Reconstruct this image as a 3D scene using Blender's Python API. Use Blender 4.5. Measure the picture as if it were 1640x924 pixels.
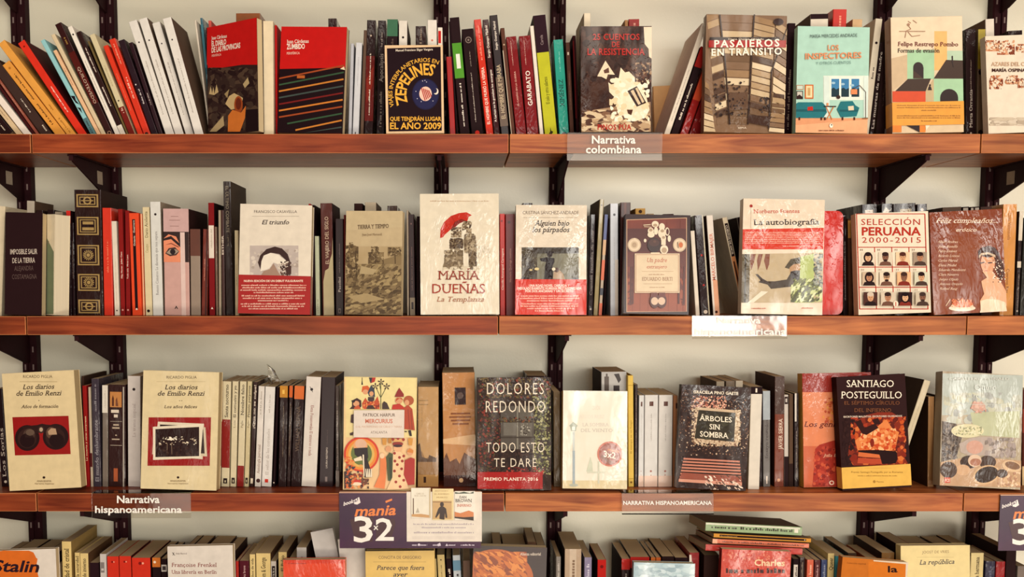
import bpy, bmesh, math, random
from mathutils import Vector, Matrix
for _o in list(bpy.data.objects): bpy.data.objects.remove(_o)
SC = bpy.context.scene
COL = SC.collection
RND = random.Random(7)
# ------------------------------------------------------------------ camera
W, H = 1640.0, 924.0
FPX, PPX, HORIZON, PITCH, DIST = 1684.0, 735.0, 460.0, math.radians(4.9), 2.0
PPY = HORIZON + FPX*math.tan(PITCH)
EYE = Vector((0.0, -DIST, 1.45))
cam = bpy.data.cameras.new('camera')
camo = bpy.data.objects.new('camera', cam); COL.objects.link(camo)
cam.sensor_fit = 'HORIZONTAL'; cam.sensor_width = 36.0
cam.lens = 36.0*FPX/W
cam.shift_x = (W/2-PPX)/W
cam.shift_y = (PPY-H/2)/W
cam.clip_start = 0.05
camo.location = EYE
camo.rotation_euler = (math.pi/2-PITCH, 0, 0)
SC.camera = camo
SC.view_settings.view_transform = 'Standard'
SC.view_settings.look = 'None'
SC.view_settings.gamma = 1.0
SC.view_settings.use_curve_mapping = False
SC.view_settings.exposure = 0.38
# ------------------------------------------------------------------ light
world = bpy.data.worlds.new('shop_light'); SC.world = world; world.use_nodes = True
bg = world.node_tree.nodes['Background']
bg.inputs[0].default_value = (1.0, 0.74, 0.6, 1); bg.inputs[1].default_value = 0.10
def area(name, loc, target, sx, sy, power, colr, spread=math.pi):
    l = bpy.data.lights.new(name, 'AREA'); l.shape = 'RECTANGLE'; l.size = sx; l.size_y = sy
    l.energy = power; l.color = colr; l.spread = spread
    o = bpy.data.objects.new(name, l); COL.objects.link(o); o.location = loc
    o.rotation_euler = (Vector(target)-Vector(loc)).to_track_quat('-Z', 'Y').to_euler()
    return o
WARM = (1.0, 0.89, 0.75)
area('shop_front', (0.7, -4.1, 1.1), (0.15, 0, 1.4), 5.2, 2.4, 52, WARM)
area('low_fill', (1.6, -4.4, 0.28), (0.2, 0, 1.4), 5.0, 0.5, 62, WARM)  # added fill near the floor, lifts the shelves from below
area('ceiling_light', (0.9, -2.7, 3.3), (0.2, 0.1, 1.3), 3.4, 1.4, 40, WARM)
area('window_pane', (1.1, -5.0, 2.05), (0.6, 0, 1.35), 1.7, 0.85, 42, (1.0, 0.97, 0.9))
area('window_pane', (2.9, -5.0, 2.05), (0.9, 0, 1.35), 1.5, 0.85, 32, (1.0, 0.97, 0.9))
# ------------------------------------------------------------------ pixels to places
RIGHT = Vector((1, 0, 0)); UP = Vector((0, math.sin(PITCH), math.cos(PITCH))); FWD = Vector((0, math.cos(PITCH), -math.sin(PITCH)))
def ray(px, py):
    return (RIGHT*((px-PPX)/FPX) - UP*((py-PPY)/FPX) + FWD)
def on_plane(px, py, p0, n):
    d = ray(px, py); return EYE + d*((p0-EYE).dot(n)/d.dot(n))
def at(px, py, Y):
    d = ray(px, py); return EYE + d*((Y-EYE.y)/d.y)
def to_px(p):
    v = p-EYE; k = v.dot(FWD); return (PPX+FPX*v.dot(RIGHT)/k, PPY-FPX*v.dot(UP)/k)
# ------------------------------------------------------------------ materials
MATS = {}
def lin(h):
    r = []
    for i in (0, 2, 4):
        c = int(h[i:i+2], 16)/255.0
        r.append(c/12.92 if c <= 0.04045 else ((c+0.055)/1.055)**2.4)
    return r
def rgba(h, k=1.0): return tuple(min(0.9, 1.06*c**1.2*k+a) for c, a in zip(lin(h), (0.006, 0.0008, 0.0016)))+(1.0,)
def M(h, fin='m', h2=None, scale=60.0, k2=0.86):
    """procedural print or paint: a colour with fine mottling, finish m matte, g gloss, w shrink wrapped"""
    key = (h, fin, h2, scale)
    if key in MATS: return MATS[key]
    m = bpy.data.materials.new('print_'+h+'_'+fin); m.use_nodes = True
    nt = m.node_tree; N = nt.nodes; L = nt.links; b = N['Principled BSDF']
    tc = N.new('ShaderNodeTexCoord'); no = N.new('ShaderNodeTexNoise')
    no.inputs['Scale'].default_value = scale; no.inputs['Detail'].default_value = 4
    L.new(tc.outputs['Object'], no.inputs['Vector'])
    mx = N.new('ShaderNodeMix'); mx.data_type = 'RGBA'
    mx.inputs[6].default_value = rgba(h)
    mx.inputs[7].default_value = rgba(h2) if h2 else rgba(h, k2)
    rp = N.new('ShaderNodeMapRange'); rp.inputs[1].default_value = 0.38 if h2 else 0.3; rp.inputs[2].default_value = 0.62 if h2 else 0.8
    L.new(no.outputs[0], rp.inputs[0]); L.new(rp.outputs[0], mx.inputs[0]); L.new(mx.outputs[2], b.inputs['Base Color'])
    if fin == 'm':
        b.inputs['Roughness'].default_value = 0.65; b.inputs['Specular IOR Level'].default_value = 0.08
    elif fin == 'g':
        b.inputs['Roughness'].default_value = 0.25; b.inputs['Specular IOR Level'].default_value = 0.25
    else:
        b.inputs['Roughness'].default_value = 0.6; b.inputs['Specular IOR Level'].default_value = 0.08
        b.inputs['Coat Roughness'].default_value = 0.07
        mp = N.new('ShaderNodeMapping'); mp.inputs['Scale'].default_value = (1.0, 1.0, 0.45); mp.inputs['Rotation'].default_value = (0.0, 0.5, 0.0)
        L.new(tc.outputs['Object'], mp.inputs[0])
        n2 = N.new('ShaderNodeTexNoise'); n2.inputs['Scale'].default_value = 95; n2.inputs['Detail'].default_value = 3; n2.inputs['Distortion'].default_value = 1.2
        L.new(mp.outputs[0], n2.inputs['Vector'])
        bp = N.new('ShaderNodeBump'); bp.inputs['Strength'].default_value = 0.3; bp.inputs['Distance'].default_value = 0.003
        m3 = N.new('ShaderNodeMapping'); m3.inputs['Scale'].default_value = (30, 30, 9); m3.inputs['Rotation'].default_value = (0.0, -0.6, 0.0); L.new(tc.outputs['Object'], m3.inputs[0])
        oi = N.new('ShaderNodeObjectInfo'); n3 = N.new('ShaderNodeTexNoise'); n3.noise_dimensions = '4D'; n3.inputs['Scale'].default_value = 1.0; n3.inputs['Detail'].default_value = 4
        L.new(m3.outputs[0], n3.inputs['Vector']); L.new(oi.outputs['Location'], n3.inputs['W'])
        r3 = N.new('ShaderNodeMapRange'); r3.inputs[1].default_value = 0.46; r3.inputs[2].default_value = 0.62; r3.inputs[3].default_value = 0.15; r3.inputs[4].default_value = 1.0
        L.new(n3.outputs[0], r3.inputs[0]); L.new(r3.outputs[0], b.inputs['Coat Weight'])
        L.new(n2.outputs[0], bp.inputs['Height']); L.new(bp.outputs[0], b.inputs['Coat Normal'])
    MATS[key] = m; return m
def paper_mat(h):
    key = ('paper', h)
    if key in MATS: return MATS[key]
    m = bpy.data.materials.new('paper_'+h); m.use_nodes = True
    N = m.node_tree.nodes; L = m.node_tree.links; b = N['Principled BSDF']
    tc = N.new('ShaderNodeTexCoord'); mp = N.new('ShaderNodeMapping'); mp.inputs['Scale'].default_value = (1500, 1500, 6)
    no = N.new('ShaderNodeTexNoise'); no.inputs['Scale'].default_value = 1.0
    L.new(tc.outputs['Object'], mp.inputs[0]); L.new(mp.outputs[0], no.inputs['Vector'])
    mx = N.new('ShaderNodeMix'); mx.data_type = 'RGBA'; mx.inputs[6].default_value = rgba(h); mx.inputs[7].default_value = rgba(h, 0.7)
    L.new(no.outputs[0], mx.inputs[0]); L.new(mx.outputs[2], b.inputs['Base Color'])
    b.inputs['Roughness'].default_value = 0.9; b.inputs['Specular IOR Level'].default_value = 0.1
    MATS[key] = m; return m
def wood_mat(a, b_, name, rough=0.38):
    m = bpy.data.materials.new(name); m.use_nodes = True
    N = m.node_tree.nodes; L = m.node_tree.links; b = N['Principled BSDF']
    tc = N.new('ShaderNodeTexCoord'); oi = N.new('ShaderNodeObjectInfo')
    ad = N.new('ShaderNodeVectorMath'); ad.operation = 'MULTIPLY_ADD'; ad.inputs[1].default_value = (1, 1, 1)
    cb = N.new('ShaderNodeCombineXYZ'); ml = N.new('ShaderNodeMath'); ml.operation = 'MULTIPLY'; ml.inputs[1].default_value = 17.0
    L.new(oi.outputs['Random'], ml.inputs[0]); L.new(ml.outputs[0], cb.inputs[0]); L.new(ml.outputs[0], cb.inputs[2])
    L.new(tc.outputs['Object'], ad.inputs[0]); L.new(cb.outputs[0], ad.inputs[2])
    mp = N.new('ShaderNodeMapping'); mp.inputs['Scale'].default_value = (3.0, 26, 40); L.new(ad.outputs[0], mp.inputs[0])
    n1 = N.new('ShaderNodeTexNoise'); n1.inputs['Scale'].default_value = 1.6; n1.inputs['Detail'].default_value = 6; n1.inputs['Distortion'].default_value = 1.1
    L.new(mp.outputs[0], n1.inputs['Vector'])
    mp2 = N.new('ShaderNodeMapping'); mp2.inputs['Scale'].default_value = (4.0, 5, 6); L.new(ad.outputs[0], mp2.inputs[0])
    n2 = N.new('ShaderNodeTexNoise'); n2.inputs['Scale'].default_value = 1.5; n2.inputs['Detail'].default_value = 2; L.new(mp2.outputs[0], n2.inputs['Vector'])
    rp = N.new('ShaderNodeMapRange'); rp.inputs[1].default_value = 0.3; rp.inputs[2].default_value = 0.7; L.new(n1.outputs[0], rp.inputs[0])
    mx = N.new('ShaderNodeMix'); mx.data_type = 'RGBA'; mx.inputs[6].default_value = rgba(a); mx.inputs[7].default_value = rgba(b_)
    L.new(rp.outputs[0], mx.inputs[0])
    mx2 = N.new('ShaderNodeMix'); mx2.data_type = 'RGBA'; mx2.blend_type = 'MULTIPLY'; mx2.inputs[0].default_value = 0.8
    r2 = N.new('ShaderNodeMapRange'); r2.inputs[1].default_value = 0.3; r2.inputs[2].default_value = 0.65; r2.inputs[3].default_value = 0.5; r2.inputs[4].default_value = 1.1
    L.new(n2.outputs[0], r2.inputs[0]); L.new(mx.outputs[2], mx2.inputs[6]); L.new(r2.outputs[0], mx2.inputs[7])
    L.new(mx2.outputs[2], b.inputs['Base Color'])
    b.inputs['Roughness'].default_value = rough; b.inputs['Specular IOR Level'].default_value = 0.16
    return m
def acrylic_mat():
    m = bpy.data.materials.new('clear_acrylic'); m.use_nodes = True
    N = m.node_tree.nodes; L = m.node_tree.links; N.remove(N['Principled BSDF'])
    tr = N.new('ShaderNodeBsdfTransparent'); tr.inputs[0].default_value = (0.97, 0.95, 0.92, 1)
    gl = N.new('ShaderNodeBsdfGlossy'); gl.inputs['Roughness'].default_value = 0.06
    fr = N.new('ShaderNodeFresnel'); fr.inputs[0].default_value = 1.7
    tc = N.new('ShaderNodeTexCoord'); no = N.new('ShaderNodeTexNoise'); no.inputs['Scale'].default_value = 25
    bp = N.new('ShaderNodeBump'); bp.inputs['Strength'].default_value = 0.12; bp.inputs['Distance'].default_value = 0.003
    L.new(tc.outputs['Object'], no.inputs['Vector']); L.new(no.outputs[0], bp.inputs['Height']); L.new(bp.outputs[0], gl.inputs['Normal'])
    mx = N.new('ShaderNodeMixShader'); L.new(fr.outputs[0], mx.inputs[0]); L.new(tr.outputs[0], mx.inputs[1]); L.new(gl.outputs[0], mx.inputs[2])
    L.new(mx.outputs[0], N['Material Output'].inputs[0]); return m
def wall_mat():
    m = bpy.data.materials.new('painted_plaster'); m.use_nodes = True
    N = m.node_tree.nodes; L = m.node_tree.links; b = N['Principled BSDF']
    tc = N.new('ShaderNodeTexCoord'); no = N.new('ShaderNodeTexNoise'); no.inputs['Scale'].default_value = 3; no.inputs['Detail'].default_value = 8
    L.new(tc.outputs['Object'], no.inputs['Vector'])
    mx = N.new('ShaderNodeMix'); mx.data_type = 'RGBA'; mx.inputs[6].default_value = rgba('ece9d6'); mx.inputs[7].default_value = rgba('e5e1cd')
    L.new(no.outputs[0], mx.inputs[0]); L.new(mx.outputs[2], b.inputs['Base Color'])
    n2 = N.new('ShaderNodeTexNoise'); n2.inputs['Scale'].default_value = 220; L.new(tc.outputs['Object'], n2.inputs['Vector'])
    bp = N.new('ShaderNodeBump'); bp.inputs['Strength'].default_value = 0.08; bp.inputs['Distance'].default_value = 0.002
    L.new(n2.outputs[0], bp.inputs['Height']); L.new(bp.outputs[0], b.inputs['Normal'])
    b.inputs['Roughness'].default_value = 0.33; b.inputs['Specular IOR Level'].default_value = 0.6; return m
# ------------------------------------------------------------------ mesh helper
class MB:
    def __init__(s): s.v = []; s.f = []; s.mi = []; s.mats = []
    def mat(s, m):
        if m not in s.mats: s.mats.append(m)
        return s.mats.index(m)
    def poly(s, pts, m):
        n = len(s.v); s.v += [tuple(p) for p in pts]; s.f.append(tuple(range(n, n+len(pts)))); s.mi.append(s.mat(m))
    def add(s, vs, fs, m):
        n = len(s.v); s.v += [tuple(p) for p in vs]; k = s.mat(m)
        for f in fs: s.f.append(tuple(i+n for i in f)); s.mi.append(k)
    def box(s, x0, x1, y0, y1, z0, z1, m):
        s.add([(x0,y0,z0),(x1,y0,z0),(x1,y1,z0),(x0,y1,z0),(x0,y0,z1),(x1,y0,z1),(x1,y1,z1),(x0,y1,z1)],
              [(0,3,2,1),(4,5,6,7),(0,1,5,4),(1,2,6,5),(2,3,7,6),(3,0,4,7)], m)
    def prism(s, pts, z0, z1, m):
        """polygon in x,y (counter-clockwise seen from above) pulled up in z"""
        n = len(pts)
        vs = [(p[0],p[1],z0) for p in pts]+[(p[0],p[1],z1) for p in pts]
        fs = [tuple(reversed(range(n))), tuple(range(n, 2*n))]+[(i,(i+1)%n,n+(i+1)%n,n+i) for i in range(n)]
        s.add(vs, fs, m)
    def prism_x(s, pts, x0, x1, m):
        """polygon in y,z pulled along x"""
        n = len(pts)
        vs = [(x0,p[0],p[1]) for p in pts]+[(x1,p[0],p[1]) for p in pts]
        fs = [tuple(reversed(range(n))), tuple(range(n, 2*n))]+[(i,(i+1)%n,n+(i+1)%n,n+i) for i in range(n)]
        s.add(vs, fs, m)
    def build(s, name, parent=None, bevel=0.0, edge=None):
        me = bpy.data.meshes.new(name); me.from_pydata(s.v, [], s.f)
        for m in s.mats: me.materials.append(m)
        me.polygons.foreach_set('material_index', s.mi)
        if bevel:
            bm = bmesh.new(); bm.from_mesh(me); bmesh.ops.recalc_face_normals(bm, faces=bm.faces[:])
            bmesh.ops.bevel(bm, geom=bm.edges[:], offset=bevel, segments=2, affect='EDGES', profile=0.5, material=-1 if edge is None else s.mats.index(edge))
            bm.to_mesh(me); bm.free()
        me.update()
        o = bpy.data.objects.new(name, me); COL.objects.link(o)
        if parent is not None: o.parent = parent
        return o
def thing(name, label, cat, loc=(0,0,0), rot=None, group=None):
    o = bpy.data.objects.new(name, None); COL.objects.link(o); o.empty_display_size = 0.02
    o.location = loc
    if rot is not None: o.rotation_euler = rot
    o['label'] = label; o['category'] = cat
    if group: o['group'] = group
    return o
def tag(o, label, cat, group=None):
    o['label'] = label; o['category'] = cat
    if group: o['group'] = group
    return o
# ------------------------------------------------------------------ lettering
GL = {}
CAP = [0.7]
def _raw(body, off, res=2):
    cu = bpy.data.curves.new('t', 'FONT'); cu.body = body; cu.size = 1.0; cu.offset = off; cu.resolution_u = res; cu.fill_mode = 'FRONT'
    ob = bpy.data.objects.new('t', cu); me = bpy.data.meshes.new_from_object(ob)
    vs = [(v.co.x, v.co.y) for v in me.vertices]; fs = [tuple(p.vertices) for p in me.polygons]
    bpy.data.objects.remove(ob); bpy.data.meshes.remove(me); bpy.data.curves.remove(cu)
    return vs, fs
_bar = None
def glyph(ch, st):
    """st: n plain, b bold, s serif, sb serif bold, l light"""
    global _bar
    key = (ch, st)
    if key in GL: return GL[key]
    if _bar is None:
        v, f = _raw('||', 0); _bar = max(p[0] for p in v)-min(p[0] for p in v)
        v, f = _raw('H', 0); CAP[0] = max(p[1] for p in v)
    off = {'n': 0.0, 'b': 0.012, 's': 0.0, 'sb': 0.01, 'l': -0.006, 'h': 0.024}[st]
    v, f = _raw('|'+ch+'|', 0); adv = max(p[0] for p in v)-min(p[0] for p in v)-_bar
    if ch == ' ': GL[key] = ([], [], adv); return GL[key]
    v, f = _raw(ch, off)
    if st in ('s', 'sb'):
        v = list(v); f = list(f); cap = CAP[0]
        # flat stem ends get a slab
        bm_e = {}
        for fc in f:
            for i in range(len(fc)):
                a, b = fc[i], fc[(i+1) % len(fc)]; k = (min(a,b), max(a,b)); bm_e[k] = bm_e.get(k, 0)+1
        ymin = min(p[1] for p in v); ymax = max(p[1] for p in v)
        for (a, b), c in list(bm_e.items()):
            if c != 1: continue
            pa, pb = v[a], v[b]
            if abs(pa[1]-pb[1]) > 0.004: continue
            wd = abs(pa[0]-pb[0])
            if wd > 0.2 or wd < 0.03: continue
            y = pa[1]; lo = abs(y) < 0.03 or abs(y-ymin) < 0.01; hi = abs(y-cap) < 0.03 or abs(y-ymax) < 0.01
            if not (lo or hi): continue
            x0, x1 = min(pa[0], pb[0])-0.07, max(pa[0], pb[0])+0.07; t = 0.055 if lo else -0.055
            n = len(v); v += [(x0,y),(x1,y),(x1,y+t),(x0,y+t)]; f.append((n,n+1,n+2,n+3) if lo else (n,n+3,n+2,n+1))
    GL[key] = (v, f, adv); return GL[key]
def text_geo(txt, st='n', track=0.0, shear=0.0):
    """flat text with cap height 1: verts, faces, width"""
    vs, fs, x = [], [], 0.0
    for ch in txt:
        v, f, a = glyph(ch, st); n = len(vs)
        vs += [(p[0]+x+shear*p[1], p[1]) for p in v]; fs += [tuple(i+n for i in q) for q in f]
        x += a+track
    k = 1.0/CAP[0]
    if not vs: return [], [], 1.0
    x0 = min(p[0] for p in vs); x1 = max(p[0] for p in vs)
    return [((p[0]-x0)*k, p[1]*k) for p in vs], fs, (x1-x0)*k
# ------------------------------------------------------------------ the setting
WALL_Y, DEPTH = 0.262, 0.236
WM = wall_mat()
mb = MB(); mb.box(-2.6, 2.8, WALL_Y, WALL_Y+0.1, 0, 3.0, WM); o = mb.build('wall_back'); o['kind'] = 'structure'
mb = MB(); mb.box(-2.6, 2.8, -6.0, WALL_Y, -0.05, 0, wood_mat('8a6a4c', '6d4f38', 'floor_wood')); o = mb.build('floor'); o['kind'] = 'structure'
# shelf levels, z of the top face
Z1 = at(735, 214.5, 0).z; Z2 = at(735, 506.5, 0).z; Z3 = at(735, 790, 0).z
THICK = Z3 - at(735, 819, 0).z
Z0 = Z1+(Z1-Z2)*1.13; Z4 = Z3-(Z2-Z3)*1.02
WOOD = wood_mat('a85a34', '743019', 'varnished_red_wood_dim')  # left boards: redder wood, with the dimmer light there put into its tone
WOOD_B = wood_mat('c88450', '8f4c2c', 'varnished_orange_wood_lit')  # right boards: oranger wood, brighter light and varnish glare painted into it
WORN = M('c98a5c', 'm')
SHELVES = [('shelf above the picture', Z0, -70, [-690, 52, 816, 1570, 2330]), ('top shelf', Z1, 228, [-700, 50, 815.5, 1571, 2330]), ('second shelf', Z2, 519, [-710, 42, 798.5, 1548.5, 2300]),
           ('third shelf', Z3, 804, [-690, 59, 808.5, 1543, 2280]), ('bottom shelf', Z4, 1090, [-680, 60, 806, 1540, 2260])]
UNIT = ['far left', 'left', 'right', 'far right']
UP_PX = [(17, 39), (159, 182), (696, 717), (884, 905), (1405, 1429), (1590, 1614)]
METAL = M('361b1e', 'm', k2=0.7); SLOT = M('8f7f7a', 'm')
STICK = M('b5a794', 'm')
for nm, z, yp, js in SHELVES:
    for i in range(4):
        x0 = at(js[i], yp, 0).x+0.0012; x1 = at(js[i+1], yp, 0).x-0.0012
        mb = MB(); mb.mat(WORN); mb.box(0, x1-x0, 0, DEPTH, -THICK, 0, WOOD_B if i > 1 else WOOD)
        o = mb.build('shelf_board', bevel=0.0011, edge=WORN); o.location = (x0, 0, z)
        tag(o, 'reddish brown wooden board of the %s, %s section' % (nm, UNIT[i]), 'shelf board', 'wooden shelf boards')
UX = [(at((a+b)/2, 10, 0.24).x) for a, b in UP_PX]
ULAB = ['leftmost black slotted wall rail, at the left edge', 'black slotted wall rail near the left edge, second from left', 'black slotted wall rail left of the middle board joint', 'black slotted wall rail right of the middle board joint',
        'black slotted wall rail second from the right edge', 'rightmost black slotted wall rail, at the right edge']
def upright(x, label):
    root = thing('slotted_wall_rail', label, 'shelf rail', (x, 0, 0.35), None, 'slotted wall rails')
    y0 = DEPTH+0.0005; y1 = WALL_Y
    mb = MB(); hw = 0.0155
    pts = [(-hw, y1), (-hw, y0+0.003), (-hw+0.003, y0), (-0.0035, y0), (-0.0025, y0+0.004), (0.0025, y0+0.004), (0.0035, y0), (hw-0.003, y0), (hw, y0+0.003), (hw, y1)]
    mb.prism(pts, 0, 2.4, METAL); chan = mb.build('rail_channel', root)
    mb = MB()
    z = 0.05
    while z < 2.3:
        for s in (-0.0085, 0.0085): mb.box(s-0.0016, s+0.0016, y0-0.0002, y0+0.001, z, z+0.012, SLOT)
        z += 0.038
    mb.build('rail_slots', chan)
    return root
for x, l in zip(UX, ULAB): upright(x, l)
BLAB = ['at the left edge', 'second from left', 'left of the middle joint', 'right of the middle joint', 'second from right', 'at the right edge']
for nm, z, yp, js in SHELVES:
    for i, x in enumerate(UX):
        root = thing('shelf_bracket', 'black steel bracket under the %s, %s' % (nm, BLAB[i]), 'shelf bracket', (x, 0, z-THICK), None, 'black shelf brackets')
        prof = [(0.016, -0.0004), (0.012, -0.004), (0.013, -0.010), (0.02, -0.014), (0.205, -0.066), (0.2355, -0.07), (0.2355, -0.0004)]
        mb = MB(); mb.prism_x(prof, -0.0016, 0.0016, METAL)
        mb.prism_x([(0.016, -0.0004), (0.016, -0.003), (0.2355, -0.003), (0.2355, -0.0004)], -0.009, 0.009, METAL)
        arm = mb.build('bracket_arm', root)
        if nm == 'top shelf' and i in (0, 1, 5):
            s = -1 if x > 0 else 1
            mb = MB(); mb.box(min(s*0.0016, s*0.0019), max(s*0.0016, s*0.0019), 0.15, 0.18, -0.042, -0.016, STICK); mb.build('price_sticker', arm)
        mb = MB(); mb.add(*[( [(0.0045*math.cos(a)+0, 0.013+0.003*0, -0.008+0.0045*math.sin(a)) for a in [k*math.pi/4 for k in range(8)]]), [tuple(range(8))]], METAL)
        mb.box(-0.004, 0.004, 0.010, 0.014, -0.012, -0.002, METAL); mb.build('bracket_screw', arm)
# ------------------------------------------------------------------ books
ROWS = {1: dict(z=Z1, ym=212, name='top shelf'), 2: dict(z=Z2, ym=505, name='second shelf'), 3: dict(z=Z3, ym=780, name='third shelf'), 4: dict(z=Z4, ym=1060, name='bottom shelf')}
REG = {}
PEND = []   # labels are completed when every book stands
ROW = [1]
YS, YF = 0.066, 0.012
def reg(n, ox, oy, s): REG[n] = (ox, oy, s)
def P(r, x, y): ox, oy, s = REG[r]; return (ox+x/s, oy+y/s)
def B(v0, v1, c, u0=0.0, u1=1.0): return ('b', v0, v1, c, u0, u1)
def T(t, v0, v1, c, s=0.5, up=True, st='b', u=0.5): return ('t', t, v0, v1, c, s, up, st, u)
def G(v0, v1, c, s=0.3, u=0.5): return ('g', v0, v1, c, s, u)
def D(u, v, r, c): return ('d', u, v, r, c)
def ellipse(cx, cy, rx, ry, n=20): return [(cx+rx*math.cos(2*math.pi*i/n), cy+ry*math.sin(2*math.pi*i/n)) for i in range(n)]
def u_cover(mb, w, d, z0, z1, t, m, mside=None, r=0.0012):
    """jacket bent around the page block, spine towards the viewer"""
    h = w/2; r = min(r, w*0.3)
    o = [(-h, d), (-h, r), (-h+r*0.3, r*0.3), (-h+r, 0), (h-r, 0), (h-r*0.3, r*0.3), (h, r), (h, d)]
    i = [(h-t, d), (h-t, t), (-h+t, t), (-h+t, d)]
    ou = o; n = len(ou)
    ins = [(-h+t, d), (-h+t, max(r, t)), (-h+t, t), (-h+max(r, t), t), (h-max(r, t), t), (h-t, t), (h-t, max(r, t)), (h-t, d)]
    vs = [(p[0], p[1], z0) for p in ou]+[(p[0], p[1], z1) for p in ou]+[(p[0], p[1], z0) for p in ins]+[(p[0], p[1], z1) for p in ins]
    for k in range(n-1):
        side = mside is not None and k in (0, n-2)
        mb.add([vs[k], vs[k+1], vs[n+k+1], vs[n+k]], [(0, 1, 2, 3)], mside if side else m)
    fs = []
    for k in range(n-1):
        fs.append((2*n+k, 3*n+k, 3*n+k+1, 2*n+k+1))
        fs.append((n+k, n+k+1, 3*n+k+1, 3*n+k)); fs.append((k, 2*n+k, 2*n+k+1, k+1))
    fs.append((0, n, 3*n, 2*n)); fs.append((n-1, 3*n-1, 4*n-1, 2*n-1)[:0] or (n-1, 2*n+n-1, 3*n+n-1, n+n-1))
    mb.add(vs, fs, m)
def spine_ops(root, w, h, ops, fin, ox=0.0):
    parts = {}
    def get(n): return parts.setdefault(n, MB())
    lay = 0.0001
    for op in ops:
        lay += 0.00006; y = -lay
        k = op[0]
        if k == 'b':
            _, v0, v1, c, u0, u1 = op
            a = 0.0 if u0 > 0 else 0.0
            x0 = -w/2+u0*w; x1 = -w/2+u1*w
            get('spine_band').poly([(x0, y, v0*h), (x1, y, v0*h), (x1, y, v1*h), (x0, y, v1*h)], M(c, fin) if isinstance(c, str) else c)
        elif k in 'tg':
            if k == 't': _, t, v0, v1, c, s, up, st, u = op
            else:
                _, v0, v1, c, s, u = op; up = True
            ln = (v1-v0)*h; ch = s*w
            if k == 't':
                vs, fs, wd = text_geo(t, st)
                kx = ln/max(wd, 1e-6)
            else:
                vs, fs = [], []; x = 0.0; kx = 1.0
                while x < ln:
                    l = min(ln-x, ch*RND.uniform(0.25, 0.6)); n = len(vs); q = RND.choice((0.6, 0.62, 0.65, 0.9))
                    vs += [(x, 0.15), (x+l, 0.15), (x+l, q), (x, q)]; fs.append((n, n+1, n+2, n+3)); x += l+ch*(0.16 if RND.random() < 0.8 else 0.6)
            x0 = -w/2+u*w
            if up: pts = [(x0+ch*0.5-p[1]*ch, y, v0*h+p[0]*kx) for p in vs]
            else: pts = [(x0-ch*0.5+p[1]*ch, y, v1*h-p[0]*kx) for p in vs]
            get('spine_lettering').add(pts, fs, M(c, fin))
        elif k == 'd':
            _, u, v, r, c = op
            get('publisher_emblem').poly([(-w/2+u*w+p[0], y, v*h+p[1]) for p in ellipse(0, 0, r*w, r*w, 12)], M(c, fin))
        elif k == 'p':
            _, pts, c = op
            get('spine_art_and_glare').poly([(-w/2+p[0]*w, y, p[1]*h) for p in pts], M(c, fin) if isinstance(c, str) else c)
    for n, mb_ in parts.items(): mb_.build(n, root)
def S(r, bl, br, tl, yt, desc, col, ops=(), d=None, fin='m', y=None, side=None, hard=False, peek=False, yb=None, page='cdb894', tilt=0.0, name='paperback_book'):
    """a book standing spine outwards; measured corners are carried onto the row's spine line"""
    row = ROWS[ROW[0]]; Y = YS if y is None else y
    ox, oy, s = REG[r]
    ym = row['ym'] if yb is None else oy+yb/s
    a_, b_, c_ = at(ox+bl/s, ym, Y), at(ox+br/s, ym, Y), at(*P(r, tl, yt), Y)
    e = Vector((c_.x-a_.x, c_.z-a_.z)); ang = math.atan2(-e.x, e.y)     # + leans left
    w = (b_.x-a_.x)*math.cos(ang)-0.0005; w = max(w, 0.0035)
    zs = row['z']+0.0003
    if ang >= 0: bx = a_.x+(zs-a_.z)*e.x/e.y; low = Vector((bx, zs))
    else:
        bx = b_.x+(zs-b_.z)*e.x/e.y; low = Vector((bx, zs))-Vector((math.cos(ang), math.sin(ang)))*w
    h = (Vector((c_.x, c_.z))-low).length
    ca, sa = math.cos(ang), math.sin(ang)
    org = low+Vector((ca, sa))*(w/2+0.00025)
    d = d if d else RND.uniform(0.135, 0.155)
    d = min(d, DEPTH-0.006-Y)
    root = thing('hardcover_book' if hard else name, desc, 'book', (org.x, Y, org.y), (0, -ang, 0), 'books on the '+row['name'])
    t = 0.0022 if hard else 0.0006
    t = min(t, w*0.2); ins = 0.003 if hard else 0.0
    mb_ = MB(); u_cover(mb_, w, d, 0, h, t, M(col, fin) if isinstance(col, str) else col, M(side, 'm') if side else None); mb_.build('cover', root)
    mb_ = MB(); mb_.box(-w/2+t, w/2-t, t, d-max(ins, 0.0012), ins, h-max(ins, 0.0004), paper_mat(page)); mb_.build('page_block', root)
    spine_ops(root, w, h, ops, fin)
    PEND.append((root, ROW[0], to_px(Vector((c_.x, Y, c_.z)))[0]+w*400, desc, 'peek' if peek else 'spine'))
    return root
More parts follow.
